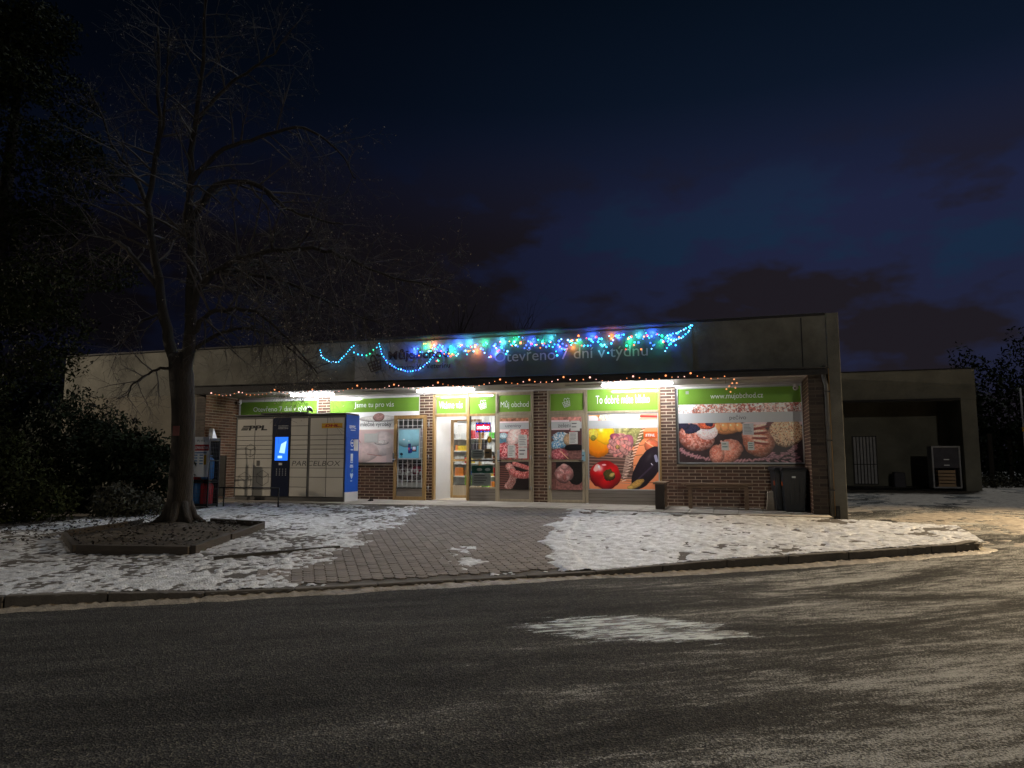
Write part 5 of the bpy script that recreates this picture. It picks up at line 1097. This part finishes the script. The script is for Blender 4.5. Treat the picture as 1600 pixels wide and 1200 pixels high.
# ================================================================== SHOP INTERIOR GOODS
for u_, (sx0, sx1, sy, lab) in enumerate(((-7.85, -6.35, 2.4, 'white shelf rack of packets seen through the open doorway'), (-6.25, -4.9, 2.9, 'white shelf rack of packets seen through the clear window'))):
    t = thing('shelf_rack', lab, 'shelf', ((sx0 + sx1) / 2, sy, 0)); B(sx0, sx1, sy + .38, sy + .40, 0, 2.1).build('back_panel', 'white', t)
    for z_ in (.15, .55, .92, 1.28, 1.64): B(sx0, sx1, sy, sy + .379, z_, z_ + .03).build('shelf', 'white', t)
    for x in (sx0 - .02, sx1): B(x, x + .02, sy, sy + .40, 0, 2.1).build('side_panel', 'white', t)
gc = [('red', (.55, .03, .03)), ('orange', (.75, .22, .03)), ('green', (.10, .45, .06)), ('white', (.7, .7, .7)), ('dark', (.04, .03, .04)), ('yellow', (.7, .5, .05)), ('pink', (.6, .15, .25)), ('blue', (.05, .15, .5)), ('brown', (.2, .08, .03))]
for nme, c in gc: M['pack_' + nme] = mat('pack_' + nme, c, .35, .35, 14, 0, 1)
_pk = {}; _pc = {}; ORD = ['first', 'second', 'third', 'fourth', 'fifth', 'sixth', 'seventh', 'eighth', 'ninth', 'tenth', 'eleventh', 'twelfth', 'thirteenth', 'fourteenth', 'fifteenth', 'sixteenth', 'seventeenth', 'eighteenth', 'nineteenth', 'twentieth', 'twenty first']
rg = random.Random(12)
lv = {0: 'lowest', 1: 'second', 2: 'third', 3: 'fourth', 4: 'top'}
for (sx0, sx1, sy, wh) in ((-7.80, -6.40, 2.4, 'doorway'), (-6.2, -4.95, 2.9, 'window')):
    for li, z_ in enumerate((.18, .58, .95, 1.31, 1.67)):
        x = sx0
        while x < sx1 - .12:
            w, h = rg.choice(((.10, .20), (.13, .24), (.08, .17), (.16, .15))); nme = rg.choice(gc)[0]; cnt = rg.choice((1, 2, 3))
            for q in range(cnt):
                if x > sx1 - .12: break
                k = (nme, w, h)
                if k not in _pk:
                    me = B(-w / 2 + .006, w / 2 - .006, -.05, .05, 0, h).mesh('packet'); me.materials.append(M['pack_' + nme]); _pk[k] = me
                o = bpy.data.objects.new('packet', _pk[k]); col.objects.link(o); o.location = (x + w / 2, sy + .10 + rg.uniform(0, .03), z_ + .0005); o.rotation_euler = (0, 0, rg.uniform(-.08, .08))
                _pc[(li, wh)] = _pc.get((li, wh), 0) + 1
                tag(o, '%s packet, %s from the left on the %s shelf behind the %s' % (nme, ORD[_pc[(li, wh)] - 1], lv[li], wh), 'packet', 'packets on the shelves in the shop'); x += w
t = thing('promo_stand', 'green cardboard stand with yellow figure just inside the doorway', 'stand', (-6.8, 1.6, 0)); B(-7.12, -6.45, 1.5, 1.75, 0, .62).build('body', 'green', t, bevel=.01); MB().ball((-6.78, 1.49, .38), .10, 10, 6, (1, .1, 1)).build('figure_print', 'yellow', t, smooth=True)

# ================================================================== STREET LAMPS (the side ones give the warm light, the rear one is added fill)
def street_lamp(label, x, y, h, aim, c, e, size, blend=.5):
    z0 = float(zr(x, y)); t = thing('street_lamp', label, 'street lamp', (x, y, z0), 'street lamps by the road'); a = Vector((aim[0] - x, aim[1] - y, 0)).normalized()
    MB().tube([(x, y, z0 - .3), (x, y, z0 + 1.2), (x, y, z0 + h - .4), (x + a.x * .25, y + a.y * .25, z0 + h - .05), (x + a.x * .9, y + a.y * .9, z0 + h)], [.09, .08, .055, .045, .04], 10).build('pole', 'metal', t, smooth=True)
    hp = Vector((x + a.x * 1.1, y + a.y * 1.1, z0 + h)); MB().ball(tuple(hp), .3, 12, 8, (1, 1, .3)).build('lamp_head', 'pipe', t, smooth=True)
    lm = MB().ball((hp.x, hp.y, hp.z - .10), .14, 10, 6, (1, 1, .3)).build('lens', emis('lamp_lens', c, 20), t, smooth=True)
    ld = bpy.data.lights.new('street_light', 'SPOT'); ld.energy = e; ld.color = c; ld.spot_size = R(size); ld.spot_blend = blend; ld.shadow_soft_size = .12
    lo = bpy.data.objects.new('street_light', ld); col.objects.link(lo); lo.parent = t; p = hp - Vector((0, 0, .22)); lo.location = p - org(t)
    lo.rotation_euler = (Vector(aim) - p).to_track_quat('-Z', 'Y').to_euler()
street_lamp('street lamp past the left edge of the view, lighting the left wall and snow', -27, -9.0, 7.2, (-17.0, -3.0, 1.0), (1.0, .84, .64), 4200, 80, .8)
street_lamp('street lamp past the right edge of the view, lighting the driveway', 11.5, 2.0, 6.5, (7.0, -4.0, -.5), (1.0, .76, .46), 9500, 104, .8)
street_lamp('added street lamp behind the viewpoint, unseen frontal fill', 7.0, -36.0, 8.5, (0, -2, 1.0), (1.0, .93, .80), 3600, 70, .9)  # unseen fill lamp, added to lift the dim upper wall and fronts

# ================================================================== TREES AND SHRUBS
tr = random.Random(21)
class Tree:
    def __init__(s): s.V = []; s.F = []; s.B = []
    def seg(s, pts, rad, n=3):
        mb = MB(); mb.v = []; mb.tube(pts, rad, n, cap=False); b = len(s.V); s.V += mb.v; s.F += [tuple(b + i for i in f) for f in mb.f]
def grow(p, d, L_, r, k, droop, T, depth, spread=.9, kids=(6, 5, 3), wig=.28):
    n = max(3, int(L_ / (.22 if depth < 2 else .12))); n = min(n, 9); pts = [Vector(p)]; d = Vector(d).normalized(); st = L_ / n
    for i in range(n):
        d = (d + Vector((tr.gauss(0, wig), tr.gauss(0, wig), tr.gauss(0, wig) - droop)) * .35).normalized(); pts.append(pts[-1] + d * st)
    rad = [max(r * (1 - .75 * i / n), .0022) for i in range(n + 1)]; T.seg(pts, rad, 4 if r > .02 else 3)
    if depth < k:
        for q in range(kids[min(depth, len(kids) - 1)]):
            i = tr.randint(1, n); dd = (pts[i] - pts[i - 1]).normalized(); side = dd.cross(Vector((tr.gauss(0, 1), tr.gauss(0, 1), tr.gauss(0, 1)))).normalized()
            grow(pts[i], dd * .8 + side * spread, L_ * tr.uniform(.38, .62), rad[i] * .6, k, droop, T, depth + 1, spread, kids, wig)
    elif tr.random() < .35: T.B.append(pts[-1])
def limb(pts, r0, r1, name, parent, T, side_every=.22, subL=1.3, droop=.10, k=2, kids=(5, 4, 2), from_=.25):
    P_ = [Vector(p) for p in pts]; out = []
    for a, b, c, d_ in zip([P_[0]] + P_[:-2], P_[:-1], P_[1:], P_[2:] + [P_[-1]]):
        for i in range(5):
            t = i / 5; out.append(.5 * ((2 * b) + (c - a) * t + (2 * a - 5 * b + 4 * c - d_) * t * t + (3 * b - a - 3 * c + d_) * t ** 3) + Vector((tr.gauss(0, .015), tr.gauss(0, .015), tr.gauss(0, .015))))
    out.append(P_[-1]); n = len(out); rad = [r0 + (r1 - r0) * (i / (n - 1)) ** .8 for i in range(n)]
    MB().tube(out, rad, 12 if r0 > .1 else 7).build(name, 'bark', parent, smooth=True)
    acc = 0; tot = sum((b - a).length for a, b in zip(out, out[1:])); run = 0
    for i in range(1, n):
        run += (out[i] - out[i - 1]).length; acc += (out[i] - out[i - 1]).length
        while acc > side_every:
            acc -= side_every
            if run / tot < from_: continue
            dd = (out[i] - out[i - 1]).normalized(); side = dd.cross(Vector((tr.gauss(0, 1), tr.gauss(0, 1), tr.gauss(0, 1)))).normalized()
            grow(out[i], dd * .55 + side, subL * tr.uniform(.5, 1.1) * (1.15 - .5 * run / tot), rad[i] * .45 + .004, k, droop, T, 0, kids=kids)
def finish(T, parent, bud=.018):
    stuff(npobj('twigs', T.V, T.F, 'twig', parent))
    if bud and T.B:
        V = []; F = []
        for p in T.B:
            for q in range(2):
                a = tr.uniform(0, 6.28); s_ = bud * tr.uniform(.5, 1.3); c = p + Vector((tr.gauss(0, .015), tr.gauss(0, .015), -s_)); b = len(V); u = Vector((math.cos(a), math.sin(a), 0)) * s_ * .45; w = Vector((tr.gauss(0, .3), tr.gauss(0, .3), 1)) * s_
                V += [tuple(c - u), tuple(c + w * .3 - u * .2), tuple(c + u), tuple(c - w)]; F.append((b, b + 1, b + 2, b + 3))
        stuff(npobj('seed_clusters', V, F, 'bud', parent))
t = thing('big_tree', 'big bare tree with forked dark trunk and drooping twigs in front of the shop', 'tree', (-9.75, -6.3, -.15)); T = Tree(); y0 = -6.3
bt = [(-9.74, y0, -.25), (-9.75, y0, -.05), (-9.76, y0, .15), (-9.75, y0, .6), (-9.74, y0, 1.3), (-9.78, y0, 2.0), (-9.86, y0, 2.6), (-9.95, y0, 3.0)]
MB().tube(bt, [.32, .26, .225, .212, .205, .205, .22, .18], 18).build('trunk', 'bark', t, smooth=True)
for a in (-.4, .5, 1.7, 2.9, 4.0, 5.1): MB().tube([(-9.75 + .15 * math.cos(a), y0 + .15 * math.sin(a), .25), (-9.75 + .26 * math.cos(a), y0 + .26 * math.sin(a), -.02), (-9.75 + .50 * math.cos(a), y0 + .50 * math.sin(a), -.17)], [.08, .07, .03], 8).build('root', 'bark', t, smooth=True)
def LM(pts, r0, r1, **k): limb(pts, r0, r1, 'branch', t, T, **k)
LM([(-9.90, y0, 2.6), (-10.2, y0, 3.3), (-10.45, y0 - .1, 4.5), (-10.75, y0 - .1, 6.0), (-10.7, y0, 7.8), (-10.9, y0, 9.8)], .13, .02, from_=.3, subL=1.4, droop=-.02)
LM([(-9.80, y0, 2.6), (-9.72, y0, 3.5), (-9.85, y0 + .1, 4.9), (-9.9, y0, 6.6), (-9.75, y0, 8.4), (-9.7, y0, 10.5)], .14, .02, from_=.3, subL=1.5, droop=-.02)
LM([(-9.75, y0, 3.7), (-9.5, y0, 4.3), (-8.8, y0 + .1, 4.78), (-7.6, y0 + .2, 4.92), (-6.9, y0 + .3, 4.80), (-5.9, y0 + .4, 4.36), (-4.9, y0 + .5, 4.05)], .085, .012, from_=.08, side_every=.08, droop=.16, subL=1.5)
LM([(-9.85, y0, 5.5), (-9.2, y0 - .1, 6.2), (-8.2, y0 - .2, 6.05), (-7.5, y0 - .3, 5.5), (-6.8, y0 - .4, 5.2), (-6.2, y0 - .5, 5.0)], .075, .012, subL=1.2, droop=.08)
LM([(-9.9, y0, 6.3), (-9.3, y0, 6.9), (-8.5, y0 + .2, 7.2), (-7.6, y0 + .3, 7.3), (-6.9, y0 + .4, 6.8), (-6.5, y0 + .4, 6.2)], .06, .010, droop=.08)
LM([(-9.8, y0, 7.6), (-9.0, y0, 8.3), (-8.1, y0 - .2, 8.5), (-7.4, y0 - .3, 9.0)], .05, .010)
LM([(-9.70, y0, 3.3), (-9.2, y0 - .1, 3.75), (-8.2, y0 - .1, 3.68), (-7.5, y0 - .1, 3.15), (-6.8, y0 - .2, 2.50)], .06, .010, from_=.12, side_every=.075, droop=.22, subL=1.15)
LM([(-9.75, y0, 3.0), (-9.2, y0 + .3, 3.45), (-8.6, y0 + .6, 3.5), (-8.0, y0 + .8, 3.1), (-7.6, y0 + .9, 2.7)], .045, .010, from_=.15, side_every=.08, droop=.24, subL=.95)
LM([(-9.8, y0, 4.4), (-9.3, y0 + .5, 4.7), (-8.3, y0 + 1.0, 4.5), (-7.2, y0 + 1.2, 3.95), (-6.2, y0 + 1.3, 3.55)], .06, .010, from_=.15, side_every=.08, droop=.18, subL=1.3)
LM([(-10.0, y0, 2.75), (-10.35, y0 - .1, 2.72), (-10.75, y0 - .2, 2.45), (-10.9, y0 - .2, 2.2)], .035, .010, from_=.3, side_every=.10, droop=.18, subL=.95)
LM([(-10.4, y0, 4.2), (-11.0, y0 - .1, 4.9), (-11.7, y0, 5.4), (-12.4, y0, 5.5), (-13.2, y0, 5.1)], .07, .012)
LM([(-10.7, y0, 5.6), (-11.4, y0 + .2, 6.7), (-12.2, y0 + .3, 7.6), (-12.6, y0, 8.8)], .06, .012)
LM([(-10.3, y0, 3.6), (-10.8, y0 + .4, 3.9), (-11.5, y0 + .7, 3.9), (-12.3, y0 + .8, 3.4)], .05, .012, droop=.15)
LM([(-10.7, y0, 7.0), (-10.3, y0 - .3, 8.0), (-10.2, y0 - .4, 9.4)], .04, .010); LM([(-9.85, y0, 5.2), (-9.4, y0 - .6, 5.6), (-8.7, y0 - 1.2, 5.7), (-7.9, y0 - 1.5, 5.2)], .05, .010, droop=.12)
finish(T, t); print('big tree', len(T.F))
t = tag(B(-9.80, -9.66, y0 - .212, y0 - .205, 1.46, 1.64).build('tree_sticker', 'brandred', at=(-9.6, y0 - .3, 1.5)), 'small reddish paper patch stuck on the big tree trunk', 'sticker')

def foliage(name, blobs, n, size, m, parent, flat=.5):
    ar = np.random.RandomState(len(bpy.data.objects) % 1000 + n % 97); w = np.array([b[1][0] * b[1][1] * b[1][2] for b in blobs]); w = w / w.sum(); V = []; F = []
    cnt = ar.multinomial(n, w)
    for (c, r), k in zip(blobs, cnt):
        d = ar.normal(size=(k, 3)); d /= np.linalg.norm(d, axis=1)[:, None]; rr = ar.uniform(.55, 1.06, k) ** .6
        P = np.array(c) + d * rr[:, None] * np.array(r) * (1 + .18 * np.sin(d[:, :1] * 9 + d[:, 2:] * 7))
        a = ar.normal(size=(k, 3)); a /= np.linalg.norm(a, axis=1)[:, None]; b_ = np.cross(a, d + ar.normal(size=(k, 3)) * flat); b_ /= np.linalg.norm(b_, axis=1)[:, None] + 1e-9
        s_ = size * ar.uniform(.5, 1.4, k)[:, None]; base = len(V) * 1
        q = np.stack([P - a * s_, P + b_ * s_ * .45, P + a * s_, P - b_ * s_ * .45], 1).reshape(-1, 3); V.append(q)
    V = np.concatenate(V); F = np.arange(len(V)).reshape(-1, 4); return stuff(npobj(name, V, F, m, parent))
def bush(name, label, cat, x, y, blobs, n, size, m, group=None, h=1.0):
    t = thing(name, label, cat, (x, y, zg(x, y) if y < -2 and x < 3.8 else float(zr(x, y))), group); z0 = org(t).z
    for q in range(4): MB().tube([(x + tr.uniform(-.2, .2), y + tr.uniform(-.2, .2), z0 - .1), (x + tr.uniform(-.4, .4), y + tr.uniform(-.3, .3), z0 + h * .5), (x + tr.uniform(-.7, .7), y + tr.uniform(-.5, .5), z0 + h)], [.05, .03, .01], 5).build('stem', 'bark', t)
    foliage('foliage', blobs, n, size, m, t); return t
bush('juniper_shrub', 'large dark spreading juniper shrub left of the tree in front of the pale wall', 'shrub', -14.0, -4.3, [((-14.6, -4.4, 1.0), (1.3, 1.0, 1.45)), ((-13.6, -4.3, .9), (1.2, .9, 1.05)), ((-12.7, -4.2, .75), (1.0, .8, .85)), ((-13.1, -4.6, 1.35), (.8, .5, .35)), ((-12.2, -4.3, 1.15), (.55, .4, .2))], 26000, .055, 'ever2', None, 1.8)
bush('hedge_shrub', 'leafy olive shrub at the far left edge in front of the juniper', 'shrub', -14.2, -6.6, [((-14.6, -6.8, .8), (1.0, .9, 1.3)), ((-13.7, -6.6, .5), (.8, .7, .9)), ((-13.0, -6.3, .2), (.6, .5, .55))], 15000, .05, 'ever', None, 1.4)
bush('ground_shrub', 'low dry shrub under the juniper at left', 'shrub', -12.2, -5.2, [((-12.3, -5.2, .12), (.6, .45, .42)), ((-11.8, -4.9, .05), (.4, .3, .3))], 2600, .05, 'shrub', None, .4)
t = thing('evergreen_tree', 'tall dark leafy evergreen tree filling the upper left corner', 'tree', (-15.2, -6.2, -.3)); MB().tube([(-15.2, -6.2, -.6), (-15.1, -6.2, 2), (-14.9, -6.2, 6), (-14.7, -6.2, 10)], [.28, .22, .15, .05], 10).build('trunk', 'bark', t, smooth=True)
bl = []
for i in range(34):
    z = tr.uniform(2.2, 11); a = tr.uniform(0, 6.28); rr = tr.uniform(.4, 2.6) * (1 - (z - 2) / 16); bl.append(((-14.6 + rr * math.cos(a), -6.2 + rr * math.sin(a), z), (tr.uniform(.5, .95), tr.uniform(.5, .9), tr.uniform(.35, .8))))
foliage('crown', bl, 42000, .05, 'ever', t)
# bare trees behind the roof
def far_tree(label, x, y, h, s_, n_=9):
    t = thing('background_tree', label, 'tree', (x, y, .2), 'bare trees behind the shop'); T = Tree(); MB().tube([(x, y, 0), (x + .1, y, h * .35), (x, y, h * .75)], [.18, .13, .05], 7).build('trunk', 'bark', t, smooth=True)
    for q in range(n_): z = h * tr.uniform(.3, .72); a = tr.uniform(0, 6.28); grow((x, y, z), (math.cos(a) * .5, math.sin(a) * .3, 1.0), h * tr.uniform(.28, .42), .05, 2, -.05, T, 0, .6, (6, 5, 3), .2)
    finish(T, t, 0)
far_tree('bare tree behind the roof left of the colour lights', -13.6, 16, 9.2, 1, 14); far_tree('slim bare tree behind the roof above the colour lights', -11.2, 18, 8.6, 1, 12); far_tree('small bare tree behind the right end of the roof', 2.3, 17, 6.9, 1, 5); far_tree('bare tree behind the roof near the big tree crown', -17.0, 14, 8.0, 1, 10)
# dark garden right of the loading bay, and beyond the left end
def wood(name, label, boxes, n, size, m, kind=None):
    x, y = boxes[0][0][0], boxes[0][0][1]; t = thing(name, label, 'hedge', (x, y, -.2)); MB().tube([(x, y, -.3), (x, y, 2.0)], .08, 6).build('stem', 'bark', t); foliage('foliage', boxes, n, size, m, t)
wood('garden_hedge', 'dark overgrown hedge right of the loading bay', [((10.5, 15.5, 1.5), (2.2, 1.2, 2.6)), ((13.5, 15, 1.6), (2.4, 1.5, 3.0)), ((17, 14, 2), (3, 2, 3.4)), ((21, 12, 2), (3, 2.5, 3.8)), ((9.2, 17, 2.2), (1.4, 1, 2.6)), ((25, 9, 2), (3, 3, 3.5)), ((11.5, 18, 2.2), (3.5, 1.2, 3.8)), ((15, 18, 2.5), (3.5, 1.2, 4.0))], 75000, .10, 'ever2')
wood('low_weeds', 'low dry weeds at the foot of the hedge beside the loading bay', [((8.9, 12.4, .15), (.9, .5, .42)), ((10.4, 12.6, .1), (1.0, .5, .36)), ((12.0, 12.2, .1), (1.0, .5, .34)), ((13.8, 11.5, .1), (1.1, .6, .38))], 5000, .06, 'shrub')
wood('left_hedge', 'dark hedge past the left end of the shop', [((-21.5, 4, 1.6), (2, 1.6, 2.8)), ((-24, 3, 1.6), (2.5, 2, 3)), ((-27, 2, 2), (3, 2, 3.5)), ((-31, 0, 1.6), (2.5, 2.5, 3))], 22000, .12, 'ever2')
V = []; rw = np.random.RandomState(4)
g = thing('far_wood', 'distant dark band of trees behind everything', 'trees', (0, 60, 0)); bl = [((x + rw.uniform(-2, 2), 55 + rw.uniform(-6, 6) - abs(x) * .35, 1.0), (4.5, 2.5, rw.uniform(2.2, 3.6))) for x in np.arange(-90, 95, 5.0)]
foliage('tree_mass', bl, 36000, .32, 'ever2', g); g['kind'] = 'stuff'
print('script verts', sum(len(m.vertices) for m in bpy.data.meshes))
